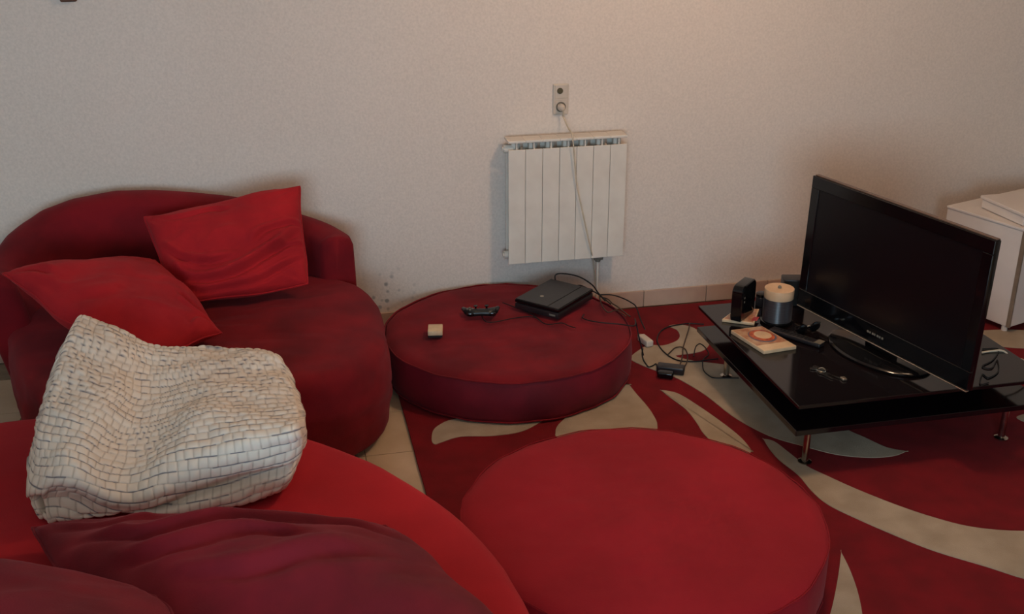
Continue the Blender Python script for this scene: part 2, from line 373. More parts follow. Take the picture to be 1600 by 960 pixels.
def loft_rings(bm, rings, cap_a=True, cap_b=True):
    vr = [[bm.verts.new(p) for p in r] for r in rings]
    n = len(vr[0])
    for a, b in zip(vr[:-1], vr[1:]):
        for i in range(n): bm.faces.new((a[i], a[(i + 1) % n], b[(i + 1) % n], b[i]))
    for flag, r in ((cap_a, vr[0]), (cap_b, vr[-1])):
        if flag:
            c = Vector((0, 0, 0))
            for v in r: c += v.co
            cv = bm.verts.new(c / n)
            for i in range(n): bm.faces.new((r[i], r[(i + 1) % n], cv))
    return bm

# ------------------------------------------------------------------ room shell
def struct(name, bm, m, parent=None, label=None, **k):
    o = obj(name, bm, m, parent, **k); tag(o, label, kind='structure'); return o

X0, X1, Y0, ZC = -2.7, 5.2, -2.0, 2.7
flo = struct('floor', box(bmesh.new(), X0 - .1, X1 + .1, Y0 - .1, W + .1, -.12, -.004), M['grout'], label='beige square tile floor')
T = .333
tile_me = bpy.data.meshes.new('floor_tile')
b_ = box(bmesh.new(), -T / 2 + .0016, T / 2 - .0016, -T / 2 + .0016, T / 2 - .0016, -.01, 0, .0008, 1); b_.to_mesh(tile_me); b_.free()
tile_me.materials.append(M['floor'])
for i in range(-4, 2):
    for j in range(-1, 5):
        if i > 0 and j < 1: continue
        x, y = .40 + T * i, 3.32 + T * j + T / 2 - .0
        if y + T / 2 > W: continue
        o = link('tile', tile_me, None, flo, (x, y, random.uniform(-.0006, .0002)))
# remainder of the floor as simple larger field of the same tiles, joined
rest = bmesh.new()
for i in range(-9, 15):
    for j in range(-16, 5):
        x, y = .40 + T * i, 3.32 + T * j + T / 2
        if -4 <= i < 2 and -1 <= j < 5 and not (i > 0 and j < 1): continue
        if x - T / 2 < X0 or x + T / 2 > X1 or y + T / 2 > W or y - T / 2 < Y0: continue
        box(rest, x - T / 2 + .0016, x + T / 2 - .0016, y - T / 2 + .0016, y + T / 2 - .0016, -.008, 0)
tag(obj('tile_field', rest, M['floor'], flo), kind='stuff')

struct('wall_back', box(bmesh.new(), X0 - .1, X1 + .1, W, W + .12, 0, ZC), M['wall_back'], label='rough cream wall behind the radiator')
struct('wall_left', box(bmesh.new(), X0 - .12, X0, Y0, W, 0, ZC), M['wall'], label='cream side wall to the left')
struct('wall_right', box(bmesh.new(), X1, X1 + .12, Y0, W, 0, ZC), M['wall'], label='cream side wall to the right')
wf = bmesh.new()
box(wf, X0, -1.75, Y0 - .12, Y0, 0, ZC); box(wf, .55, X1, Y0 - .12, Y0, 0, ZC)
box(wf, -1.75, .55, Y0 - .12, Y0, 0, .85); box(wf, -1.75, .55, Y0 - .12, Y0, 2.25, ZC)
struct('wall_front', wf, M['wall'], label='cream wall with a window, behind the viewer')
wn = bmesh.new()
for a in ((-1.75, -1.70, .85, 2.25), (.50, .55, .85, 2.25), (-1.70, .50, .85, .90), (-1.70, .50, 2.20, 2.25), (-.62, -.58, .90, 2.20)):
    box(wn, a[0], a[1], Y0 - .08, Y0 - .02, a[2], a[3])
struct('window_1', wn, M['white_metal'], label='white framed window behind the viewer')
struct('ceiling', box(bmesh.new(), X0 - .1, X1 + .1, Y0 - .1, W + .1, ZC, ZC + .1), M['ceiling'], label='white ceiling')

# tiled skirting along the rear wall
bb = struct('baseboard_back', box(bmesh.new(), X0, X1, W - .006, W, 0, .083), M['grout'], label='low tiled skirting along the rear wall')
sk = bpy.data.meshes.new('skirting_tile'); b_ = box(bmesh.new(), -.1649, .1649, -.006, .006, 0, .085, .0015, 1); b_.to_mesh(sk); b_.free()
sk.materials.append(M['skirt'])
xx = 1.74 - .333 * 13
while xx < X1 - .2:
    if xx - .166 > X0: link('tile', sk, None, bb, (xx + .1665, W - .008, random.uniform(-.0008, .0008)))
    xx += .333

# ------------------------------------------------------------------ rug
RX0, RX1, RY0, RY1 = .418, 3.95, .9, 4.80
rug = empty('rug', (RX0, RY0, 0), 0, 'large red shag rug with curling cream leaf shapes under the low table and ottomans', 'rug')
rb = bmesh.new()
edge = []
for (xa, ya, xb, yb) in ((RX0, RY0, RX1, RY0), (RX1, RY0, RX1, RY1), (RX1, RY1, RX0, RY1), (RX0, RY1, RX0, RY0)):
    for k in range(35):
        t = k / 30; x = xa + (xb - xa) * t; y = ya + (yb - ya) * t
        edge.append((x + .004 * fbm((x, y, 0), 3), y + .004 * fbm((x, y, 5), 3)))
NXR, NYR = 36, 40
GR = [[None] * (NYR + 1) for _ in range(NXR + 1)]
for i in range(NXR + 1):
    for j in range(NYR + 1):
        x = RX0 + (RX1 - RX0) * i / NXR; y = RY0 + (RY1 - RY0) * j / NYR
        if i in (0, NXR): x += .004 * fbm((x, y, 0), 3)
        if j in (0, NYR): y += .004 * fbm((x, y, 5), 3)
        GR[i][j] = rb.verts.new((x, y, .012))
fs_ = [rb.faces.new((GR[i][j], GR[i + 1][j], GR[i + 1][j + 1], GR[i][j + 1])) for i in range(NXR) for j in range(NYR)]
ex_ = bmesh.ops.extrude_face_region(rb, geom=fs_)
for v in [g for g in ex_['geom'] if isinstance(g, bmesh.types.BMVert)]: v.co.z = .001
obj('pile', rb, M['rug_red'], rug, wpar=True)
for k in ('leaf_a', 'leaf_b', 'leaf_c', 'leaf_d', 'leaf_e', 'leaf_f', 'leaf_g', 'leaf_h'):
    pts = [Vector((p[0], p[1], 0)) for p in DATA[k]]
    sm = []
    for p in catmull(pts, 4, closed=True):
        if not sm or (p - sm[-1]).length > 1e-4: sm.append(p)
    if (sm[0] - sm[-1]).length < 1e-4: sm.pop()
    bm = bmesh.new(); prism(bm, [(p.x, p.y) for p in sm], .0115, .0145); bmesh.ops.triangulate(bm, faces=[f for f in bm.faces if len(f.verts) > 4])
    obj('leaf_motif', bm, M['rug_cream'], rug, wpar=True)
FL = .0125   # top of the rug pile

# ------------------------------------------------------------------ round floor ottomans
def ottoman(cx, cy, R, h, top, side, label, seed, wav=.004, crown=.010, pip=.0036, over=-.004):
    z0 = FL + .001
    t = empty('round_ottoman', (cx, cy, z0), 0, label, 'ottoman', 'round floor ottomans')
    n = 96
    def rad(a, z): return R + wav * fbm((cos(a) * 2 + seed, sin(a) * 2, z * 3), 1.6) + .6 * wav * sin(a * 13 + seed) * fbm((cos(a), sin(a), seed), 2)
    bm = bmesh.new(); rings = []
    for z, dr in ((0, -.012), (.008, -.003), (.03, .003), (h * .5, .008), (h - .03, .003), (h - .008, -.002)):
        rings.append([Vector((cos(2 * pi * i / n) * (rad(2 * pi * i / n, z) + dr), sin(2 * pi * i / n) * (rad(2 * pi * i / n, z) + dr), z + (.0 if z < .01 else .003 * fbm((cos(2 * pi * i / n) * 3, sin(2 * pi * i / n) * 3, seed), 2)))) for i in range(n)])
    loft_rings(bm, rings, True, False)
    obj('side_band', bm, side, t, smooth='all')
    bm = bmesh.new(); rings = []
    K = 34
    for k in range(K):
        f = 1 - k / K
        rings.append([])
        for i in range(n):
            a = 2 * pi * i / n; r = (rad(a, h) + over) * f
            x, y = r * cos(a), r * sin(a)
            zz = h - .012 + .016 * min(1, (1 - f) * 14) ** .6 + crown * (1 - f * f) + .008 * fbm((x + seed, y, seed), 2.4) * min(1, (1 - f) * 6) + .003 * fbm((x + seed, y * 2.2, 1), 9) * min(1, (1 - f) * 6)
            rings[-1].append(Vector((x, y, zz)))
    loft_rings(bm, rings, False, True)
    obj('top_panel', bm, top, t, smooth='all')
    for zz in (h - .007, .010):
        bm = bmesh.new()
        tube(bm, [Vector((cos(2 * pi * i / n) * (rad(2 * pi * i / n, zz) + .001), sin(2 * pi * i / n) * (rad(2 * pi * i / n, zz) + .001), zz + .003 * fbm((cos(2 * pi * i / n) * 3, sin(2 * pi * i / n) * 3, seed), 2))) for i in range(n)], pip, 6, True)
        obj('piping', bm, top, t, smooth='all')
    return t

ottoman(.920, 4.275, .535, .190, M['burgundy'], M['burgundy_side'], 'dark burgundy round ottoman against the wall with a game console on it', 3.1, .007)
ottoman(1.018, 2.755, .563, .190, M['ottoman_red'], M['ottoman_red'], 'bright red round ottoman in the foreground with a bare top', 8.4, .012, .014, .0016, .003)

# ------------------------------------------------------------------ sofas
def superell(cx, cy, a, b, n, N):
    P = []
    for i in range(N):
        t = 2 * pi * i / N; c, s = cos(t), sin(t)
        P.append((cx + a * abs(c) ** (2 / n) * (1 if c > 0 else -1), cy + b * abs(s) ** (2 / n) * (1 if s > 0 else -1)))
    return P

def slab_from_plan(plan, z0, z1, rnd, bulge, crown, seed, K=26, wr=.006, side=0.0):
    """upholstered slab with rounded upper and lower rim following a plan curve"""
    cx = sum(p[0] for p in plan) / len(plan); cy = sum(p[1] for p in plan) / len(plan)
    def sc(d):   # inset by d toward the centre
        out = []
        for x, y in plan:
            v = Vector((x - cx, y - cy)); L = v.length
            v = v * ((L - d) / L); out.append((cx + v.x, cy + v.y))
        return out
    rings = []
    prof = [(rnd * .6, z0)]
    for k in range(1, 5):
        a = pi / 2 * k / 4; prof.append((rnd * .6 * (1 - sin(a)), z0 + rnd * .6 * (1 - cos(a))))
    m_ = 14 if side else 1
    for k in range(m_):
        g = (k + 1) / (m_ + 1); zz = z0 + rnd * .6 + (z1 - rnd - z0 - rnd * .6) * g
        prof.append((-bulge * sin(pi * g), zz))
    for k in range(0, 6):
        a = pi / 2 * k / 5; prof.append((rnd * (1 - cos(a)), z1 - rnd + rnd * sin(a)))
    for d, z in prof:
        P = sc(d)
        if side and z0 + rnd < z < z1 - rnd * .3:   # horizontal drag wrinkles in the skirt
            P = [(x + side * (x - cx) / .7 * (abs(noise.noise(Vector((x * 2, y * 2, z * 17 + seed)))) - .2) * 2, y + side * (y - cy) / .7 * (abs(noise.noise(Vector((x * 2, y * 2, z * 17 + seed)))) - .2) * 2) for x, y in P]
        rings.append([Vector((x + wr * fbm((x * 2, y * 2, z * 3 + seed), 2), y + wr * fbm((x * 2 + 7, y * 2, z * 3 + seed), 2), z)) for x, y in P])
    last = sc(rnd)
    for k in range(1, K):
        f = 1 - k / K
        ring = []
        for (x, y) in last:
            px, py = cx + (x - cx) * f, cy + (y - cy) * f
            z = z1 + crown * (1 - f * f) + wr * fbm((px + seed, py, 0), 3) * min(1, (1 - f) * 8) + .6 * wr * fbm((px * 1.2 + seed, py * 4, 3), 3.2) * min(1, (1 - f) * 8)
            ring.append(Vector((px, py, z)))
        rings.append(ring)
    return loft_rings(bmesh.new(), rings, True, True)

# far loveseat: deep D-shaped seat, arched back against the wall
sf = empty('loveseat', (-.40, 4.15, 0), 0, 'dark burgundy rounded loveseat with an arched back standing against the wall', 'sofa')
planf = superell(-.385, 4.08, .735, .60, 3.0, 110)
plans = superell(-.385, 4.08, .745, .61, 3.0, 150)
for x_ in (-.82, .18):
    for y_ in (3.62, 4.52):
        obj('foot', lathe(bmesh.new(), [(.022, .001), (.026, .045)], 14, x_, y_), M['satin_black'], sf, wpar=True)
plans = [(-.385 + (x + .385) * (1 - .27 * min(1, max(0, (4.36 - y) / .80)) ** .8), y) if x < -.385 else (x, y) for x, y in plans]
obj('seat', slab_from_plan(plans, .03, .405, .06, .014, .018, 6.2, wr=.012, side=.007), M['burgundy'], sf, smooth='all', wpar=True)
# back: sweep along a rounded U, height arched
def back_sweep(path, thick, z0, hfun, lean, name, mat, parent, seed, rnd=.05, wr=.008, flare=0.0):
    P = catmull(path, 12)
    rings = []
    N = len(P)
    for i, p in enumerate(P):
        t = (P[min(i + 1, N - 1)] - P[max(i - 1, 0)]).normalized()
        nrm = Vector((t.y, -t.x, 0))     # outward side (away from the seat)
        h = hfun(i / (N - 1), p)
        e = min(i, N - 1 - i) / 6.0
        k = min(1, max(.0, e)) ; k = math.sqrt(max(0, 1 - (1 - k) ** 2)); k = .25 + .75 * k
        th = thick * k
        prof = []
        # closed section: outer bottom, outer top, inner top, inner bottom
        for s, z in ((-.5, z0), (-.5, z0 + (h - z0) * .35), (-.5, z0 + (h - z0) * .7), (-.5, h - rnd), (-.42, h - rnd * .4), (-.2, h - .004), (0, h), (.2, h - .004), (.42, h - rnd * .4), (.5, h - rnd), (.52, z0 + (h - z0) * .7), (.54, z0 + (h - z0) * .35), (.5, z0)):
            fz = (z - z0) / max(.01, h - z0)
            w = wr * fbm((p.x * 2 + s, p.y * 2, z * 2 + seed), 2)
            off = nrm * (-(s) * th + lean * fz + w + flare * (1 - fz) * min(1, max(0, (-.6 - p.x) / .45)))
            prof.append(Vector((p.x + off.x, p.y + off.y, z)))
        rings.append(prof)
    return obj(name, loft_rings(bmesh.new(), rings, True, True), mat, parent, smooth='all', wpar=True)

def hf(t, p):
    T_ = [(-1.2, .56), (-1.13, .61), (-1.05, .69), (-.96, .745), (-.85, .776), (-.68, .795), (-.53, .788), (-.37, .768), (-.2, .738), (0, .680), (.11, .636), (.18, .606), (.25, .585)]
    for (a, ha), (b, hb) in zip(T_[:-1], T_[1:]):
        if p.x <= b: return ha + (hb - ha) * max(0, (p.x - a)) / (b - a)
    return T_[-1][1]
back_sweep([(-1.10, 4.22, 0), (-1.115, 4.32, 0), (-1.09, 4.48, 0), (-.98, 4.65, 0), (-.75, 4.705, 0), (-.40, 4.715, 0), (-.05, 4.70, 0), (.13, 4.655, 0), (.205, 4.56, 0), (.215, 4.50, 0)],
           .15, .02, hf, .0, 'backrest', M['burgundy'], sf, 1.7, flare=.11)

# near round sofa: big seat, back out of the frame behind the viewer side
sn = empty('round_sofa', (-.88, 2.2, 0), 0, 'bright red round sofa in the left foreground under the quilt', 'sofa')
plann = []
Rn = 1.395
for i in range(140):
    a = 2 * pi * i / 140
    x, y = -.88 + Rn * cos(a), 2.07 + Rn * sin(a)
    if y < 1.35: y = 1.35 - .12 * (1 - math.exp(-(1.35 - y) * 3))
    plann.append((x, y))
obj('base', slab_from_plan([( -.88 + (x + .88) * .985, 2.07 + (y - 2.07) * .985) for x, y in plann], .02, .22, .03, .004, 0, 9.0), M['red'], sn, smooth='all', wpar=True)
obj('seat_cushion', slab_from_plan(plann, .222, SEAT_NEAR - .012, .05, .010, .012, 5.5, wr=.008), M['red'], sn, smooth='all', wpar=True)
back_sweep([(-2.15, 1.75, 0), (-2.0, 1.45, 0), (-1.6, 1.25, 0), (-1.0, 1.18, 0), (-.3, 1.18, 0), (.1, 1.25, 0), (.28, 1.35, 0)], .18, .02,
           lambda t, p: .62 + .12 * sin(pi * t), 0, 'backrest', M['red'], sn, 4.4)

# ------------------------------------------------------------------ cushions
def cushion(corners, T, mat, label, seed, wr=.012, pinch=.07, exps=.42, creases=None, n=72, group=None, seam=True, rest=.431, ew=.016, cg=1.0, cr=0.0):
    A, B, C_, D = [Vector(c) for c in corners]
    cen = (A + B + C_ + D) / 4
    nrm = (B - A).cross(D - A).normalized()
    if nrm.z < 0: nrm.negate()
    t = empty('cushion', (cen.x, cen.y, cen.z), 0, label, 'cushion', group)
    cl = [([(q.x, q.y) for q in catmull([(c[0], c[1], 0) for c in pl], 4)], dep, wid) for pl, dep, wid in (creases or [])]
    def mid(u, v):
        p = (A * (1 - u) + B * u) * (1 - v) + (D * (1 - u) + C_ * u) * v
        # pull the middles of the sides inwards
        du = sin(pi * u); dv = sin(pi * v)
        p += (cen - p) * pinch * (du * (1 - dv) + dv * (1 - du))
        cd_ = min(math.hypot(u - a, v - b) for a in (0, 1) for b in (0, 1)); p = p + (cen - p) * cr * math.exp(-(cd_ / .07) ** 2)
        p = p + ew * Vector((noise.noise(p * 6 + Vector((seed, 0, 0))), noise.noise(p * 6 + Vector((0, seed, 3))), noise.noise(p * 5 + Vector((2, 0, seed)))))
        return p
    bm = bmesh.new(); G = {}
    for sgn in (1, -1):
        for i in range(n + 1):
            for j in range(n + 1):
                if sgn < 0 and (i in (0, n) or j in (0, n)):
                    G[(sgn, i, j)] = G[(1, i, j)]; continue
                u, v = i / n, j / n
                prof = (max(0, sin(pi * u)) * max(0, sin(pi * v))) ** exps
                p = mid(u, v)
                w = fbm((p.x + seed, p.y, p.z), 4.2, 4) * wr + (abs(noise.noise(Vector((p.x * 5 + seed, p.y * 13, p.z * 11)))) - .25) * -wr * 1.2
                # radiating puckers at the corners
                cd = min(math.hypot(u - a, v - b) for a in (0, 1) for b in (0, 1))
                ang = math.atan2(min(v, 1 - v) + .001, min(u, 1 - u) + .001)
                w += wr * .8 * sin(ang * 14 + seed) * math.exp(-(cd / .18) ** 2)
                if creases and sgn > 0:
                    for pl, dep, wid in cl:
                        # crease: a valley with a raised lip along a curved line
                        d = 9; side_ = 0; bt = 0
                        for q in range(len(pl) - 1):
                            ax, ay = pl[q]; sx, sy = pl[q + 1][0] - ax, pl[q + 1][1] - ay
                            L2 = sx * sx + sy * sy + 1e-9
                            tt = max(0, min(1, ((u - ax) * sx + (v - ay) * sy) / L2))
                            dd = math.hypot(u - ax - sx * tt, v - ay - sy * tt)
                            if dd < d:
                                d = dd; side_ = 1 if (sx * (v - ay) - sy * (u - ax)) > 0 else -1; bt = (q + tt) / (len(pl) - 1)
                        fade = min(1, sin(pi * min(1, max(0, bt * .94 + .03))) * 2.2)
                        w += fade * (-dep * math.exp(-(d / wid) ** 2) + dep * .85 * math.exp(-((d * side_ - wid * 1.7) / (wid * 1.3)) ** 2))
                q_ = p + nrm * (sgn * T / 2 * prof + cg * w * min(1, prof * 1.3))
                if q_.z < rest: q_.z = rest - .0005 * sgn
                G[(sgn, i, j)] = bm.verts.new(q_)
    for sgn in (1, -1):
        for i in range(n):
            for j in range(n):
                q = [G[(sgn, i, j)], G[(sgn, i + 1, j)], G[(sgn, i + 1, j + 1)], G[(sgn, i, j + 1)]]
                bm.faces.new(q if sgn > 0 else q[::-1])
    path = [mid(i / n, 0) for i in range(n)] + [mid(1, j / n) for j in range(n)] + [mid(1 - i / n, 1) for i in range(n)] + [mid(0, 1 - j / n) for j in range(n)]
    obj('cover', bm, mat, t, smooth='all', wpar=True)
    if seam:
        b2 = bmesh.new(); tube(b2, path, .0042, 6, True)
        obj('seam', b2, mat, t, smooth='all', wpar=True)
    return t

cushion([(-.445, 4.17, .470), (.075, 4.27, .480), (.075, 4.53, .82), (-.55, 4.50, .745)], .19, M['cushion_red'],
        'creased red cushion leaning upright on the arched back of the loveseat', 2.0, .013, .015, cg=1.35,
        creases=[([(.0, .50), (.06, .26), (.2, .14), (.5, .16), (.78, .30), (.97, .50)], .022, .026),
                 ([(.02, .36), (.15, .07), (.4, .05), (.7, .09), (1, .24)], .016, .020),
                 ([(.0, .62), (.10, .42), (.26, .30), (.5, .27)], .014, .022),
                 ([(.04, .92), (.22, .84), (.42, .86), (.5, .80)], .008, .022),
                 ([(.66, .40), (.74, .50), (.90, .56), (1, .55)], .013, .020),
                 ([(.72, .30), (.85, .34), (1, .36)], .013, .018)])
cushion([(-.56, 3.60, .50), (-.250, 3.86, .465), (-.52, 4.36, .60), (-1.03, 4.12, .675)], .22, M['cushion_red'],
        'red cushion lying tilted on the left of the loveseat, partly under the quilt', 5.0, .012, -.02,
        creases=[([(1, .02), (.9, .10), (.78, .12), (.62, .06)], .020, .024), ([(.99, .12), (.88, .22), (.80, .34)], .016, .022), ([(.94, .0), (.84, .03), (.7, .0)], .014, .020),
                 ([(.0, .98), (.10, .90), (.16, .76)], .016, .024), ([(.0, .88), (.05, .74), (.06, .6)], .014, .024), ([(.1, .5), (.3, .42), (.5, .46)], .006, .035)])
cushion([(-.38, 2.00, .50), (.50, 1.72, .50), (.21, 2.44, .485), (-.72, 2.65, .485)], .28, M['cushion_dark'],
        'long wine red cushion on the round sofa just in front of the quilt', 7.5, .012, .0, .5, cr=.03,
        creases=[([(.04, .70), (.25, .62), (.5, .74), (.75, .78), (.95, .7)], .018, .030), ([(.1, .48), (.3, .50), (.5, .62), (.62, .60)], .018, .028), ([(.03, .86), (.2, .80), (.36, .86)], .012, .022), ([(.2, .30), (.45, .36), (.8, .52)], .014, .03)])
cushion([(-1.3, 1.50, .68), (-.20, 1.47, .68), (-.31, 2.06, .63), (-1.2, 2.33, .73)], .26, M['cushion_dark'],
        'wine red cushion cut off by the lower left corner of the picture', 9.5, .010, -.03, .5, cr=.06)

# ------------------------------------------------------------------ quilt
def make_quilt():
    net = [list(map(Vector, r)) for r in DATA['bl']]      # rear -> front bottom
    front, rear = net[-1], net[0]
    under = []
    for f in (.25, .6, .88):
        row = []
        for a, b in zip(front, rear):
            z = (.43 if f < .5 else (.43 + (b.z - .14 - .43) * (f - .5) / .5))
            row.append(Vector((a.x + (b.x - a.x) * f, a.y + (b.y - a.y) * f, z)))
        under.append(row)
    under.append([Vector((b.x, b.y + .025, b.z - .075)) for b in rear])
    loop = net + under
    NU, NV = 300, 0
    # interpolate in u (columns)
    cols = []
    for row in loop:
        cols.append(catmull(row, NU // 4))
    nu = len(cols[0])
    per = 44
    grid = []
    for i in range(nu):
        grid.append(catmull([c[i] for c in cols], per, closed=True))
    nv = len(grid[0])
    # rounded ends: pull first/last columns toward their section centre
    ends = []
    # arc length along the profile (average) and width
    vlen = [0.0] * nv
    mid_ = grid[nu // 2]
    for j in range(1, nv): vlen[j] = vlen[j - 1] + (mid_[j] - mid_[j - 1]).length
    ulen = [0.0] * nu
    for i in range(1, nu): ulen[i] = ulen[i - 1] + (grid[i][per * 3] - grid[i - 1][per * 3]).length
    bm = bmesh.new()
    lay = None
    V = []; line = []
    rng = random.Random(3)
    offs = [rng.random() for _ in range(400)]
    hs = [rng.uniform(.8, 1.25) for _ in range(400)]
    RH, CW = .0285, .030
    for i in range(nu):
        col = []
        cen = sum(grid[i], Vector()) / nv
        vl = [0.0] * nv
        for j in range(1, nv): vl[j] = vl[j - 1] + (grid[i][j] - grid[i][j - 1]).length
        o_ = vl[per * 3] - 0.62          # align the rows at the crest of the fold
        vl = [.5 * (a_ - o_) + .5 * (b_ - vlen[per * 3] + .62) if False else a_ - o_ for a_, b_ in zip(vl, vlen)]
        e = min(i, nu - 1 - i) / 16.0
        k = 1.0 if e >= 1 else .80 + .20 * math.sqrt(max(0, 1 - (1 - e) ** 2))
        for j in range(nv):
            p = grid[i][j]
            a = grid[min(i + 1, nu - 1)][j] - grid[max(i - 1, 0)][j]
            b = grid[i][(j + 1) % nv] - grid[i][j - 1]
            nn = a.cross(b)
            nn = nn.normalized() if nn.length > 1e-12 else Vector((0, 0, 1))
            if nn.dot(p - cen) < 0: nn.negate()
            q = cen + (p - cen) * k
            U, Vv = ulen[i], vl[j]
            du = .009 * noise.noise(Vector((U * 9, Vv * 9, 1.3))) + .020 * noise.noise(Vector((U * 3, Vv * 3, 9)))
            dv = .009 * noise.noise(Vector((U * 9, Vv * 9, 7.7))) + .022 * noise.noise(Vector((U * 3.5, Vv * 3.5, 2)))
            r = (Vv + dv) / RH; ri = math.floor(r); fv = r - ri
            cw = CW * hs[ri % 400]
            c = (U + du) / cw + offs[ri % 400]; ci = math.floor(c); fu = c - ci
            puff = (max(0, sin(pi * fu)) * max(0, sin(pi * fv))) ** .35
            hsh = noise.cell(Vector((ci * 1.7 + .3, ri * 2.3 + .1, 4)))
            wav = .010 * fbm((U * 1.0, Vv * 1.0, 3), 8) + .012 * fbm((U, Vv, 8), 3.2)
            d = .0048 * puff * (.75 + .5 * abs(hsh)) + wav
            tr = j / per; uu = i / (nu - 1)
            # lip of the lower fold along the front, and the rolled end at the left
            d -= .030 * math.exp(-((tr - 5.45 - .25 * sin(uu * 5)) / .13) ** 2) * min(1, max(0, (uu - .28) * 6))
            rr_ = math.hypot((uu - .07) * 1.0, (tr - 5.25) * .085)
            if uu < .3 and 3.9 < tr < 6.6: d += (-.022 * math.exp(-((rr_ - .045) / .014) ** 2) + .008 * math.exp(-((rr_ - .085) / .02) ** 2)) * min(1, (tr - 3.9) * 2)
            q = q + nn * d
            if q.z < .431: q.z = .431
            col.append(q)
            dvh = min(fv, 1 - fv) * RH; duh = min(fu, 1 - fu) * cw
            ri2 = ri if fv < .5 else ri + 1
            brk = noise.noise(Vector((U * 14, ri2 * 3.7, 0)))
            hline = max(0, 1 - dvh / .0026) * (1.0 if brk > -.12 else .30)
            vline = max(0, 1 - duh / .0030) * .55
            line.append((min(1, hline), min(1, vline)))
        V.append([bm.verts.new(p) for p in col])
    for i in range(nu - 1):
        for j in range(nv):
            j2 = (j + 1) % nv
            bm.faces.new((V[i][j], V[i + 1][j], V[i + 1][j2], V[i][j2]))
    # ends: spiral-like folded layers, ring collapsing inwards with ridges
    for i, sx in ((0, -1), (nu - 1, 1)):
        prev = V[i]; cen = sum((v.co for v in prev), Vector()) / nv
        base = [v.co.copy() for v in prev]
        for s, out in ((.90, .012), (.78, .020), (.66, .010), (.55, .018), (.42, .006), (.30, .014), (.15, .006), (.04, .010)):
            ring = []
            for b0 in base:
                p = cen + (b0 - cen) * s
                p.x += sx * (out + .006 * noise.noise(b0 * 20))
                ring.append(bm.verts.new(p)); line.append((.5 * (1 if abs(noise.noise(p * 40)) < .1 else 0), .3 * (1 if out < .011 else 0)))
            for j in range(nv):
                j2 = (j + 1) % nv
                bm.faces.new((prev[j], prev[j2], ring[j2], ring[j]))
            prev = ring
        bm.faces.new(prev)
    bmesh.ops.recalc_face_normals(bm, faces=bm.faces)
    me = bpy.data.meshes.new('quilt'); bm.to_mesh(me); bm.free()
    at = me.color_attributes.new('line', 'FLOAT_COLOR', 'POINT')
    buf = []
    for h, v in line: buf += [h, v, 0, 1]
    at.data.foreach_set('color', buf)
    o = link('quilt', me, M['quilt'], None, smooth='all')
    return tag(o, 'folded cream quilt with a dark-lined irregular grid pattern on the round sofa', 'quilt')
make_quilt()

# ------------------------------------------------------------------ radiator
RX, RW, NS = 1.022, .0803, 7
ra = empty('radiator', (RX + RW * NS / 2, W, .325), 0, 'white seven-section wall radiator under the double socket', 'radiator')
sec = bmesh.new()
yf = -.128
box(sec, -.0394, .0394, yf, yf + .006, 0, .548, .002, 2)           # front plate
box(sec, -.0401, .0401, yf - .002, -.040, .578, .590, .003, 2)      # top cap
box(sec, -.0025, .0025, yf + .004, -.045, .010, .580)               # web
box(sec, -.018, .018, -.098, -.068, .0, .575, .008, 2)             # water column
box(sec, -.034, .034, -.050, -.046, .02, .56, .001, 1)            # rear fin
sm_ = bpy.data.meshes.new('section'); bmesh.ops.recalc_face_normals(sec, faces=sec.faces); sec.to_mesh(sm_); sec.free()
sm_.materials.append(M['white_metal'])
for i in range(NS):
    link('section', sm_, None, ra, (-RW * NS / 2 + RW * (i + .5), 0, 0))
def xcyl(bm, x0, x1, y, z, r, seg=20):
    n = seg
    a = [bm.verts.new((x0, y + r * cos(2 * pi * i / n), z + r * sin(2 * pi * i / n))) for i in range(n)]
    b = [bm.verts.new((x1, y + r * cos(2 * pi * i / n), z + r * sin(2 * pi * i / n))) for i in range(n)]
    for i in range(n): bm.faces.new((a[i], a[(i + 1) % n], b[(i + 1) % n], b[i]))
    bm.faces.new(a[::-1]); bm.faces.new(b); return bm
for zz in (.545, .035):
    bm = xcyl(bmesh.new(), -RW * NS / 2 - .012, -RW * NS / 2 + .03, -.083, zz, .019); xcyl(bm, -RW * NS / 2 - .018, -RW * NS / 2 - .01, -.083, zz, .010)
    tag(obj('end_plug', bm, M['white_metal'], ra, smooth=True))
bm = xcyl(bmesh.new(), RW * NS / 2 - .14, RW * NS / 2 - .09, -.083, -.012, .016)
lathe(bm, [(.012, -.035), (.014, -.03), (.014, .005), (.010, .01)], 16, RW * NS / 2 - .112, -.083)
tag(obj('valve', bm, M['grey_plastic'], ra, smooth=True), 'small grey valve under the lower edge')
bm = tube(bmesh.new(), [(RW * NS / 2 - .112, -.083, -.03), (RW * NS / 2 - .112, -.083, -.18), (RW * NS / 2 - .112, -.07, -.308)], .0055, 10)
obj('pipe', bm, M['white_metal'], ra, smooth=True)
for dx in (-.2, .2):
    obj('bracket', box(bmesh.new(), dx - .012, dx + .012, -.06, -.002, .50, .53), M['white_metal'], ra)

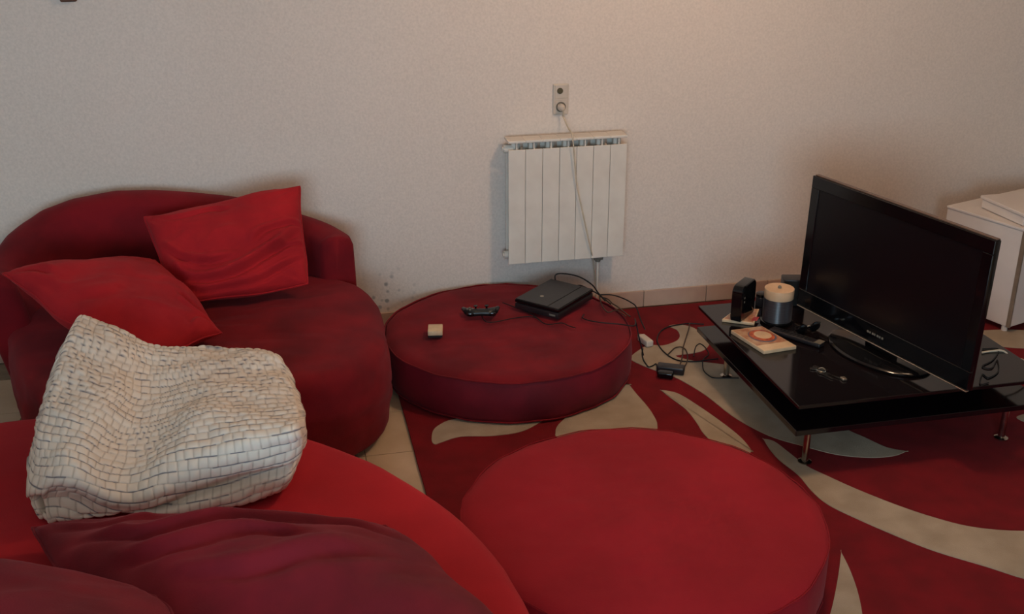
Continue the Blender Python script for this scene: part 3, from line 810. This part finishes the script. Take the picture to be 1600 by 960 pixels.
# ------------------------------------------------------------------ socket, plug and cord
so = empty('wall_socket', (1.296, W, 1.068), 0, 'pale double wall socket plate above the radiator', 'socket')
obj('plate', box(bmesh.new(), -.037, .037, -.010, 0, -.071, .071, .004, 2), M['white_plastic'], so)
for zz in (.036, -.036):
    bm = bmesh.new(); n = 28
    obj('surround', box(bmesh.new(), -.030, .030, -.0125, -.009, zz - .031, zz + .031, .002, 1), M['white_plastic'], so)
bm = bmesh.new(); lathe(bm, [(.014, 0), (.014, .003), (.008, .0035), (.008, .006)], 20)
bm.transform(Matrix.Translation((-.006, -.0125, .040)) @ Matrix.Rotation(radians(90), 4, 'X'))
tag(obj('aerial_port', bm, M['dark_plug'], so, smooth=True), 'dark olive aerial port')
bm = bmesh.new(); lathe(bm, [(.0235, 0), (.0235, .002), (.020, .0022), (.019, .0005)], 28)
bm.transform(Matrix.Translation((-.001, -.0125, -.034)) @ Matrix.Rotation(radians(90), 4, 'X'))
obj('power_port', bm, M['grey_plastic'], so, smooth=True)
pc = empty('mains_cable', (1.300, W - .02, 1.03), 0, 'thin off-white power cord hanging from the wall socket over the radiator', 'cord')
bm = bmesh.new(); lathe(bm, [(.0175, .0), (.0175, .010), (.014, .024), (.007, .030)], 20)
bm.transform(Matrix.Translation((1.295, W - .0150, 1.034)) @ Matrix.Rotation(radians(90), 4, 'X'))
obj('plug', bm, M['white_plastic'], pc, smooth=True, wpar=True)
cp = [(1.297, W - .04, 1.028), (1.302, W - .035, 1.00)] + [tuple(p) for p in DATA['cord'][1:]]
bm = tube(bmesh.new(), catmull(cp, 8), .0034, 8)
obj('cable', bm, M['cord_white'], pc, smooth=True, wpar=True)

hk = obj('wall_peg', box(bmesh.new(), -.032, .032, -.03, 0, 0, .035, .006, 2), M['wood_peg'], None, (-.766, W, 1.561))
tag(hk, 'small brown peg on the wall, cut off by the top edge of the picture', 'peg')

# ------------------------------------------------------------------ coffee table
TX0, TX1, TY0, TY1, TZ = 1.728, 2.745, 3.145, 4.105, .300
tb = empty('coffee_table', ((TX0 + TX1) / 2, (TY0 + TY1) / 2, FL), 0, 'low square two-tier black gloss table carrying the television', 'table')
obj('tabletop', box(bmesh.new(), TX0, TX1, TY0, TY1, TZ - .014, TZ, .002, 2), M['black_glass'], tb, wpar=True)
obj('lower_shelf', box(bmesh.new(), TX0, TX1, TY0, TY1, .178, .200, .002, 2), M['black_glass'], tb, wpar=True)
obj('core_box', box(bmesh.new(), TX0 + .16, TX1 - .16, TY0 + .16, TY1 - .16, .200, TZ - .014), M['black_glass'], tb, wpar=True)
for x in (TX0 + .095, TX1 - .10):
    for y in (TY0 + .085, TY1 - .13):
        lg = obj('leg', lathe(bmesh.new(), [(.013, .008), (.013, .178)], 20, x, y), M['chrome'], tb, smooth=True, wpar=True)
        bm = lathe(bmesh.new(), [(.026, FL + .001), (.026, .018), (.014, .024)], 24, x, y)
        obj('foot_disc', bm, M['chrome'], lg, smooth=True, wpar=True)

# ------------------------------------------------------------------ television
TVA = radians(-76.3)
tv = empty('television', (2.215, 3.487, TZ), TVA, 'large black flat television standing on the low table, screen switched off', 'television')
TW = .915; TT = .604
LEAN = Matrix.Translation((0, 0, .05)) @ Matrix.Rotation(radians(-1.5), 4, 'X') @ Matrix.Translation((0, 0, -.05))
def tvbox(x0, x1, y0, y1, z0, z1, bev=0, seg=2):
    bm = box(bmesh.new(), x0, x1, y0, y1, z0, z1, bev, seg); bm.transform(LEAN); return bm
obj('body', tvbox(-TW / 2, TW / 2, .0, .020, .042, TT, .004), M['gloss_black'], tv, smooth=True)
bm = bmesh.new()
for (x0, x1, z0, z1) in ((-TW / 2, TW / 2, TT - .05, TT), (-TW / 2, TW / 2, .048, .118), (-TW / 2, -TW / 2 + .045, .118, TT - .05), (TW / 2 - .045, TW / 2, .118, TT - .05)):
    box(bm, x0, x1, -.010, .002, z0, z1, .002, 1)
bm.transform(LEAN); obj('bezel', bm, M['gloss_black'], tv)
obj('screen_panel', tvbox(-TW / 2 + .044, TW / 2 - .044, -.006, .001, .116, TT - .048), M['screen'], tv)
tag(obj('bottom_trim', tvbox(-TW / 2 + .002, TW / 2 - .002, -.012, .004, .040, .0445, .001, 1), M['silver'], tv), 'thin silver trim along the lower edge')
tag(obj('top_trim', tvbox(-TW / 2 + .004, TW / 2 - .004, .000, .019, TT - .001, TT + .004, .0015, 1), M['brown_trim'], tv), 'brown tinted strip along the top edge')
bm = bmesh.new()
Bk = [(-.38, .10, .10, .55), (.38, .10, .10, .55)]
box(bm, -.36, .36, .018, .072, .12, .50, .025, 3); bm.transform(LEAN)
obj('rear_housing', bm, M['satin_black'], tv, smooth=True)
obj('stand_neck', tvbox(-.075, .075, .015, .05, .012, .10, .008), M['gloss_black'], tv, smooth=True)
bm = bmesh.new(); n = 56
rings = []
for s, z in ((.97, .001), (1.0, .004), (1.0, .010), (.96, .016), (.5, .020), (.2, .022)):
    rings.append([Vector((.235 * s * cos(2 * pi * i / n), .02 + .150 * s * sin(2 * pi * i / n), z)) for i in range(n)])
loft_rings(bm, rings)
obj('stand_base', bm, M['gloss_black'], tv, smooth=True)
bm = bmesh.new()
for i, w in enumerate((.010, .007, .010, .006, .010, .008, .009)): box(bm, -.045 + i * .013, -.045 + i * .013 + w, -.0112, -.0098, .078, .086)  # reflected highlight on the lower bezel, built as a row of grey bars
bm.transform(LEAN); tag(obj('marking', bm, M['grey_plastic'], tv), 'small grey bars standing in for a reflected highlight')

# ------------------------------------------------------------------ things on the table
def rotbox(name, pts, z0, z1, mat, parent=None, bev=.002):
    """box over the mean parallelogram of four ground points"""
    p = [Vector((q[0], q[1])) for q in pts]
    bm = bmesh.new()
    a = [bm.verts.new((q.x, q.y, z0)) for q in p]; b = [bm.verts.new((q.x, q.y, z1)) for q in p]
    bm.faces.new(b); bm.faces.new(a[::-1])
    for i in range(4): bm.faces.new((a[i], a[(i + 1) % 4], b[(i + 1) % 4], b[i]))
    bmesh.ops.recalc_face_normals(bm, faces=bm.faces)
    if bev: bmesh.ops.bevel(bm, geom=list(bm.edges), offset=bev, segments=2, affect='EDGES', profile=.5)
    return obj(name, bm, mat, parent, smooth=True, wpar=parent is not None)

# disc case with round motif
def case_mat(name, c_bg1, c_bg2, motif=True, ang=0.0):
    m, p, nt = base_mat(name, c_bg1, .25, 0, .5)
    N, L = nt.nodes, nt.links
    tc = N.new('ShaderNodeTexCoord')
    n = N.new('ShaderNodeTexNoise'); n.inputs['Scale'].default_value = 28; n.inputs['Detail'].default_value = 3
    L.new(tc.outputs['Object'], n.inputs['Vector'])
    r = N.new('ShaderNodeValToRGB')
    r.color_ramp.elements[0].position = .38; r.color_ramp.elements[0].color = c_bg1
    r.color_ramp.elements[1].position = .62; r.color_ramp.elements[1].color = c_bg2
    L.new(n.outputs['Fac'], r.inputs[0]); L.new(r.outputs[0], p.inputs['Base Color'])
    return m
M['case_art'] = case_mat('printed_sleeve', srgb(196, 160, 126), srgb(176, 120, 92))
M['case_ring'] = noisy('orange_print', srgb(206, 110, 60), srgb(150, 60, 50), 60, .3)
M['case_blue'] = noisy('slate_blue_print', srgb(84, 84, 104), srgb(110, 100, 104), 60, .3)
M['case_cream'] = noisy('cream_print', srgb(218, 186, 150), srgb(204, 172, 136), 30, .3)
M['case_red'] = noisy('red_print', srgb(186, 42, 46), srgb(160, 36, 40), 40, .3)
cs = [(1.745, 3.793), (1.885, 3.806), (1.935, 3.592), (1.790, 3.575)]
cc = Vector((sum(p[0] for p in cs) / 4, sum(p[1] for p in cs) / 4, TZ))
ce = empty('disc_case', cc, 0, 'flat disc case with an orange oval print at the left table edge', 'case')
rotbox('shell', cs, TZ + .001, TZ + .016, M['case_cream'], ce, .0012)
ins = [(cc.x + (x - cc.x) * .95, cc.y + (y - cc.y) * .95) for x, y in cs]
rotbox('sleeve_print', [ins[0], ins[1], (ins[1][0] * .22 + ins[2][0] * .78, ins[1][1] * .22 + ins[2][1] * .78), (ins[0][0] * .22 + ins[3][0] * .78, ins[0][1] * .22 + ins[3][1] * .78)], TZ + .0155, TZ + .0166, M['case_art'], ce, 0)
def oval(cx, cy, rx, ry, z0, z1, r_in=0.0, rot=0, n=40):
    bm = bmesh.new(); c, s = cos(rot), sin(rot)
    def P(rx_, ry_, z): return [Vector((cx + c * rx_ * cos(2 * pi * i / n) - s * ry_ * sin(2 * pi * i / n), cy + s * rx_ * cos(2 * pi * i / n) + c * ry_ * sin(2 * pi * i / n), z)) for i in range(n)]
    return loft_rings(bm, [P(rx, ry, z0), P(rx, ry, z1)])
obj('oval_print', oval(cc.x + .005, cc.y + .018, .054, .062, TZ + .0166, TZ + .0171, rot=.2), M['case_blue'], ce, wpar=True)
obj('oval_print', oval(cc.x + .005, cc.y + .022, .049, .055, TZ + .0171, TZ + .0175, rot=.2), M['case_ring'], ce, wpar=True)
obj('oval_print', oval(cc.x + .010, cc.y + .026, .034, .038, TZ + .0175, TZ + .0178, rot=.2), M['case_cream'], ce, wpar=True)

bk = [(1.757, 3.915), (1.855, 4.005), (1.955, 3.985), (1.870, 3.845)]
cb = Vector((sum(p[0] for p in bk) / 4, sum(p[1] for p in bk) / 4, TZ))
be = empty('booklet', cb, 0, 'pale booklet case lying under the upright black drive', 'booklet')
rotbox('cover', bk, TZ + .001, TZ + .013, M['case_cream'], be, .001)
ins = [(cb.x + (x - cb.x) * .9, cb.y + (y - cb.y) * .9) for x, y in bk]
rotbox('cover_print', ins, TZ + .0128, TZ + .0138, M['case_art'], be, 0)
rotbox('red_print', [(1.868, 3.872), (1.893, 3.905), (1.918, 3.90), (1.888, 3.862)], TZ + .0138, TZ + .0143, M['case_red'], be, 0)

# upright drive / router box: rounded outline
dr = empty('network_drive', (1.850, 3.925, TZ + .0148), radians(44), 'black upright rounded drive box standing on the booklet case', 'drive')
bm = bmesh.new(); outl = []
wd, hh, cr = .148, .155, .030
for cx_, cz_, a0 in ((wd / 2 - cr, hh - cr, 0), (-wd / 2 + cr, hh - cr, 90), (-wd / 2 + .008, .008, 180), (wd / 2 - .008, .008, 270)):
    r_ = cr if a0 < 180 else .008
    for k in range(7):
        a = radians(a0 + 90 * k / 6); outl.append((cx_ + r_ * cos(a), cz_ + r_ * sin(a)))
rings = [[Vector((x * s, y, z if s == 1 else hh / 2 + (z - hh / 2) * s)) for x, z in outl] for y, s in ((-.024, .95), (-.020, 1), (.020, 1), (.024, .95))]
obj('shell', loft_rings(bm, rings), M['gloss_black'], dr, smooth=True)
bm = bmesh.new()
for k in range(2): box(bm, -.052, -.046, -.0250, -.0235, .080 + k * .018, .088 + k * .018)
tag(obj('indicator', bm, M['grey_plastic'], dr), 'two small grey marks on the face')

cu = empty('small_jar', (1.992, 4.050, TZ), 0, 'small black jar behind the upright drive', 'jar')
obj('body', lathe(bmesh.new(), [(.022, .001), (.024, .004), (.024, .040), (.020, .044)], 24), M['satin_black'], cu, smooth=True)
obj('lid', lathe(bmesh.new(), [(.025, .044), (.025, .056), (.021, .059)], 24), M['gloss_black'], cu, smooth=True)

sp = empty('disc_spindle', (1.980, 3.868, TZ), 0, 'clear spindle tub of stacked discs with cream top disc', 'disc tub')
obj('base', lathe(bmesh.new(), [(.066, .001), (.067, .004), (.067, .010), (.062, .012)], 40), M['gloss_black'], sp, smooth=True)
bm = bmesh.new(); prof = []
for k in range(35): prof += [(.0595, .013 + k * .0028), (.0600, .0142 + k * .0028), (.0595, .0154 + k * .0028)]
tag(obj('disc_stack', lathe(bm, prof, 40), M['disc_dark'], sp, smooth=True), kind='stuff')
tag(obj('top_disc', lathe(bmesh.new(), [(.0600, .111), (.0604, .112), (.0604, .150), (.0600, .151)], 48), M['disc_cream'], sp, smooth=True), 'cream printable discs on top')
obj('centre_post', lathe(bmesh.new(), [(.0075, .151), (.0075, .158), (.005, .161)], 16), M['grey_plastic'], sp, smooth=True)

rc = empty('remote_control', (1.985, 3.675, TZ), radians(-56), 'slim dark remote control lying behind the disc case', 'remote')
obj('body', box(bmesh.new(), -.125, .105, -.021, .021, .001, .019, .006, 3), M['satin_black'], rc, smooth=True)
obj('end_cap', box(bmesh.new(), .078, .1055, -.0205, .0205, .0195, .0203), M['grey_plastic'], rc)
bt = bmesh.new(); box(bt, -.0035, .0035, -.0035, .0035, 0, .0018); bme = bpy.data.meshes.new('button'); bt.to_mesh(bme); bt.free(); bme.materials.append(M['pad_black'])
for i in range(9):
    for j in (-1, 0, 1): link('button', bme, None, rc, (-.085 + i * .017, j * .011, .019))

gd = empty('sunglasses', (2.045, 3.760, TZ), radians(15), 'glossy black folded sunglasses behind the remote control', 'glasses')
for s in (-1, 1):
    bm = bmesh.new(); rings = []
    n = 24
    for yy, s_ in ((0, .85), (-.004, 1), (-.007, .8)):
        rings.append([Vector((s * .034 + .028 * s_ * cos(2 * pi * i / n), yy - .03, .024 + .021 * s_ * sin(2 * pi * i / n))) for i in range(n)])
    obj('lens', loft_rings(bm, rings), M['gloss_black'], gd, smooth=True)
    obj('temple', tube(bmesh.new(), catmull([(s * .064, -.030, .034), (s * .060, -.018, .030), (s * .01, -.010, .016), (-s * .045, -.008, .010)], 5), .0026, 8), M['gloss_black'], gd, smooth=True)
obj('bridge', tube(bmesh.new(), [(-.008, -.032, .030), (0, -.033, .033), (.008, -.032, .030)], .003, 8), M['silver'], gd, smooth=True)

ky = empty('key_bunch', (1.945, 3.360, TZ), 0, 'bunch of shiny metal keys on the front half of the black tabletop', 'keys')
def key(px, py, ang, L):
    R_ = Matrix.Translation((px, py, .003)) @ Matrix.Rotation(ang, 4, 'Z')
    bm = bmesh.new(); n = 18
    a = [Vector((.011 * cos(2 * pi * i / n), .0095 * sin(2 * pi * i / n), 0)) for i in range(n)]
    loft_rings(bm, [a, [v + Vector((0, 0, .0025)) for v in a]])
    box(bm, .008, L, -.0032, .0032, .0, .0023)
    for k in range(4): box(bm, L - .006 - k * .005, L - .003 - k * .005, -.0052, -.003, 0, .0021)
    bm.transform(R_)
    return bm
obj('key', key(-.030, .050, radians(-32), .050), M['chrome'], ky)
obj('key', key(-.012, .062, radians(-50), .050), M['chrome'], ky)
obj('key', key(-.018, .010, radians(-70), .060), M['chrome'], ky)
obj('key', key(.002, .000, radians(-58), .055), M['chrome'], ky)
bm = tube(bmesh.new(), [(-.006 + .016 * cos(a), .03 + .016 * sin(a), .0045 + .003 * sin(a * 2)) for a in [2 * pi * i / 28 for i in range(28)]], .0012, 6, True)
obj('ring', bm, M['silver'], ky, smooth=True)
obj('fob', box(bmesh.new(), .030, .048, -.068, -.045, .001, .010, .003, 2), M['silver'], ky, smooth=True)

db = empty('speaker_box', (2.13, 4.035, TZ), radians(-14), 'small matte black box behind the left end of the television', 'box')
obj('shell', box(bmesh.new(), -.05, .05, -.035, .035, .001, .125, .005, 2), M['satin_black'], db, smooth=True)
obj('face_panel', box(bmesh.new(), -.044, .044, -.0365, -.034, .008, .118), M['pad_black'], db)

bm = tube(bmesh.new(), catmull([(p[0], p[1], TZ + .0035) for p in DATA['squig']], 6), .0025, 6)
tag(obj('cable', bm, M['cable_black'], None, smooth=True), 'tangled thin black cable on the table behind the television', 'cable')
bm = tube(bmesh.new(), catmull([(p[0], p[1], TZ + .005 if p[0] < 2.72 else TZ - .02) for p in DATA['whitecable'][:4]] + [(2.80, 3.36, .26), (2.86, 3.30, .12), (2.90, 3.26, .025)], 6), .004, 8)
tag(obj('cable', bm, M['cord_white'], None, smooth=True), 'white cable curving off the right side of the black table', 'cable')

# ------------------------------------------------------------------ console, pad and small things on the far ottoman
OT = FL + .190 + .020
c4 = [Vector(DATA['console'][i][:2]) for i in (0, 3, 2, 1)]   # left, front, right, back
co = Vector((sum(p.x for p in c4) / 4, sum(p.y for p in c4) / 4))
cn = empty('game_console', (co.x, co.y, OT), radians(-47), 'slim black game console resting on the burgundy ottoman', 'console')
bm = box(bmesh.new(), -.115, .115, -.150, .150, .004, .034, .006, 2)
obj('lower_body', bm, M['satin_black'], cn, smooth=True)
bm = box(bmesh.new(), -.115, .115, -.150, .150, .036, .052, .005, 2)
obj('upper_shell', bm, M['gloss_black'], cn, smooth=True)
obj('top_lid', box(bmesh.new(), -.112, .055, -.146, .146, .0515, .0545, .001, 1), M['satin_black'], cn)
obj('side_lid', box(bmesh.new(), .058, .112, -.146, .146, .0515, .0540, .001, 1), M['satin_black'], cn)
bm = bmesh.new(); lathe(bm, [(.009, .0545), (.009, .0552)], 20, -.028, -.06)
tag(obj('marking', bm, M['silver'], cn), 'small silver emblem on the lid')
bm = bmesh.new(); lathe(bm, [(.004, .030), (.004, .0315)], 8, 0, 0)
for x in (-.09, .09):
    for y in (-.12, .12):
        obj('foot', lathe(bmesh.new(), [(.008, .0), (.008, .005)], 12, x, y), M['pad_black'], cn)
bm.free()
box_ = box(bmesh.new(), .07, .10, -.1515, -.1495, .016, .024)
tag(obj('port', box_, M['grey_plastic'], cn), 'two small grey ports on the front')

gp = empty('game_controller', (.822, 4.372, OT), radians(172), 'black game controller lying near the middle of the burgundy ottoman', 'controller')
bm = bmesh.new(); n = 24
sec_ = []
for x, y, ry, rz, zc in ((-.078, -.040, .008, .008, .016), (-.072, -.030, .016, .014, .018), (-.062, -.008, .022, .018, .022), (-.050, .010, .026, .019, .026), (-.028, .014, .022, .016, .027), (0, .012, .020, .015, .027), (.028, .014, .022, .016, .027), (.050, .010, .026, .019, .026), (.062, -.008, .022, .018, .022), (.072, -.030, .016, .014, .018), (.078, -.040, .008, .008, .016)):
    sec_.append([Vector((x, y + ry * cos(2 * pi * i / n), zc + rz * sin(2 * pi * i / n))) for i in range(n)])
loft_rings(bm, sec_)
obj('body', bm, M['pad_black'], gp, smooth='all')
for s in (-1, 1):
    obj('grip', loft_rings(bmesh.new(), [[Vector((s * (.058 + .006 * k) + (.016 - .002 * k) * cos(2 * pi * i / 16), -.005 - .017 * k, .021 - .0015 * k + (.014 - .0012 * k) * sin(2 * pi * i / 16))) for i in range(16)] for k in range(4)]), M['pad_black'], gp, smooth='all')
    obj('thumb_stick', lathe(bmesh.new(), [(.004, .036), (.004, .048), (.009, .049), (.009, .053), (.005, .052)], 18, s * .024, -.002), M['gloss_black'], gp, smooth=True)
    obj('shoulder_button', box(bmesh.new(), s * .048 - .014, s * .048 + .014, .030, .042, .020, .034, .004, 2), M['gloss_black'], gp, smooth=True)
for a in range(4):
    obj('button', lathe(bmesh.new(), [(.0045, .042), (.0045, .047)], 12, .050 + .011 * cos(a * pi / 2), .012 + .011 * sin(a * pi / 2)), M['grey_plastic'], gp)
bm = tube(bmesh.new(), catmull([(.826, 4.43, OT + .02), (.832, 4.30, OT + .004)] + [(p[0], p[1], OT + .002) for p in DATA['padcable'][7:]], 6), .0022, 6)
obj('cord', bm, M['cable_black'], gp, smooth=True, wpar=True)

cbx = empty('small_cube', (.596, 4.228, OT), radians(-10), 'small cream square box with a dark underside on the left of the burgundy ottoman', 'box')
obj('lid', box(bmesh.new(), -.031, .031, -.040, .040, .010, .030, .003, 2), M['cream_plastic'], cbx, smooth=True)
tag(obj('base', box(bmesh.new(), -.030, .030, -.041, .039, .001, .011, .002, 1), M['satin_black'], cbx), 'dark underside')

def cab(name, pts, r, mat, label, z=None, n=6):
    P = [(p[0], p[1], p[2] if z is None else z) for p in pts]
    return tag(obj(name, tube(bmesh.new(), catmull(P, n), r, 8), mat, None, smooth=True), label, 'cable')
zt = OT + .003
A1 = DATA['arc1']
cab('cable', [(1.222, 4.60, OT + .03)] + A1[1:] + [(1.40, 4.40, zt + .01)], .0035, M['cable_black'], 'black cable arching highest above the back of the game console')
cab('cable', [(1.27, 4.54, OT + .03)] + DATA['arc2'][1:] + [(1.42, 4.38, zt)], .003, M['cable_black'], 'lower black cable arching just over the console corner')
cab('cable', DATA['arc3'][:-2] + [(1.50, 4.18, .10), (1.56, 4.15, .028)] if False else DATA['arc3'], .003, M['cable_black'], 'black cable stretching from the console down to the rug')
cab('cable', [(p[0], p[1], zt) for p in DATA['cableR'][:-1]] + [(1.50, 4.27, .19), (1.52, 4.26, .10), (1.54, 4.25, FL + .005)], .003, M['cable_black'], 'black cable lying along the ottoman top to its right rim')
cab('cable', DATA['cableR2'], .003, M['cable_brown'], 'dark cable from the console corner beside the ottoman rim', OT + .004)
cab('cable', DATA['cableR3'], .003, M['cable_brown'], 'thin dark cable sagging beside the console on the ottoman', OT + .003)
cab('cable', DATA['padcable2'], .0022, M['cable_black'], 'thin black lead running under the front edge of the console', OT + .003)

# ------------------------------------------------------------------ cables and adapter on the rug
cab('cable', DATA['loop1'], .0032, M['cable_black'], 'black cable in the widest loop on the rug by the table', FL + .006)
cab('cable', DATA['loop2'], .003, M['cable_brown'], 'brown cable crossing the cream leaf between ottoman and table', FL + .010)
cab('cable', DATA['loop3'], .0028, M['cable_brown'], 'brown cable curled above the power adapter', FL + .008)
cab('cable', DATA['loop4'], .0025, M['cable_black'], 'thin black cable curling under the table leg', FL + .004)
pa = empty('power_adapter', (1.60, 4.06, FL + .0035), radians(-28), 'black power adapter block on the cream leaf of the rug', 'adapter')
obj('body', box(bmesh.new(), -.060, .060, -.024, .024, 0, .034, .007, 3), M['satin_black'], pa, smooth=True)
obj('plug', box(bmesh.new(), -.050, .020, -.075, -.036, 0, .028, .008, 3), M['gloss_black'], pa, smooth=True)
obj('lead', tube(bmesh.new(), catmull([(p[0], p[1], FL + .006) for p in DATA['loop5']] + [(1.55, 4.09, FL + .02)], 6), .003, 8), M['cable_black'], pa, smooth=True, wpar=True)
wp = empty('white_plug', (1.592, 4.375, FL + .003), radians(-80), 'white plug block on the rug beside the right rim of the burgundy ottoman', 'plug')
obj('body', box(bmesh.new(), -.045, .045, -.018, .018, 0, .030, .006, 3), M['white_plastic'], wp, smooth=True)
obj('pin_end', box(bmesh.new(), -.062, -.044, -.011, .011, .006, .024, .003, 2), M['grey_plastic'], wp, smooth=True)

# ------------------------------------------------------------------ white cabinets at the right
def cabinet(x, y, rz, w, d, h, label, seed):
    t = empty('cabinet', (x, y, FL), rz, label, 'cabinet')
    z0 = .030
    obj('carcass', box(bmesh.new(), 0, w, 0, d, z0, h, .003, 1), M['cab_white'], t)
    for i in (0, 1):
        o = obj('door', box(bmesh.new(), .004 + i * w / 2, w / 2 - .004 + i * w / 2, -.018, -.001, z0 + .004, h - .006, .002, 1), M['cab_white'], t)
        obj('handle', box(bmesh.new(), w / 2 - .03 + i * .045, w / 2 - .015 + i * .045, -.034, -.018, h - .20, h - .10, .003, 1), M['chrome'], o)
    tag(obj('edge_strip', box(bmesh.new(), -.004, .006, -.020, 0, z0, h, .001, 1), M['cab_edge'], t), 'grey brown edging on the front left corner')
    obj('top_panel', box(bmesh.new(), -.006, w + .006, -.02, d, h, h + .012, .002, 1), M['cab_white'], t)
    for x_ in (.02, w - .02):
        for y_ in (.02, d - .02):
            obj('foot', lathe(bmesh.new(), [(.014, .001), (.014, z0)], 12, x_, y_), M['cab_white'], t)
    return t
cabinet(3.290, 4.125, radians(18), .80, .42, .505, 'low white cabinet behind the right side of the television', 1)
wb = empty('storage_box', (3.300, 4.150, FL + .519), radians(2), 'white flat box lying on top of the low white cabinet', 'box')
obj('body', box(bmesh.new(), 0, .6, 0, .30, .001, .045, .003, 1), M['cab_white'], wb)
obj('lid', box(bmesh.new(), -.008, .608, -.008, .308, .045, .060, .003, 1), M['cab_white'], wb)

# ------------------------------------------------------------------ ceiling lamp (above the frame)
la = empty('ceiling_lamp', (LAMP.x, LAMP.y, ZC), 0, 'round glass ceiling lamp hanging above the low table', 'lamp')
obj('canopy', lathe(bmesh.new(), [(.05, -.002), (.05, -.02), (.02, -.03)], 24), M['white_plastic'], la, smooth=True)
obj('stem', lathe(bmesh.new(), [(.006, -.03), (.006, -.27)], 10), M['white_plastic'], la, smooth=True)
bm = bmesh.new(); bmesh.ops.create_uvsphere(bm, u_segments=24, v_segments=14, radius=.07)
bm.transform(Matrix.Translation((0, 0, LAMP.z - ZC)))
obj('globe', bm, M['globe'], la, smooth='all')
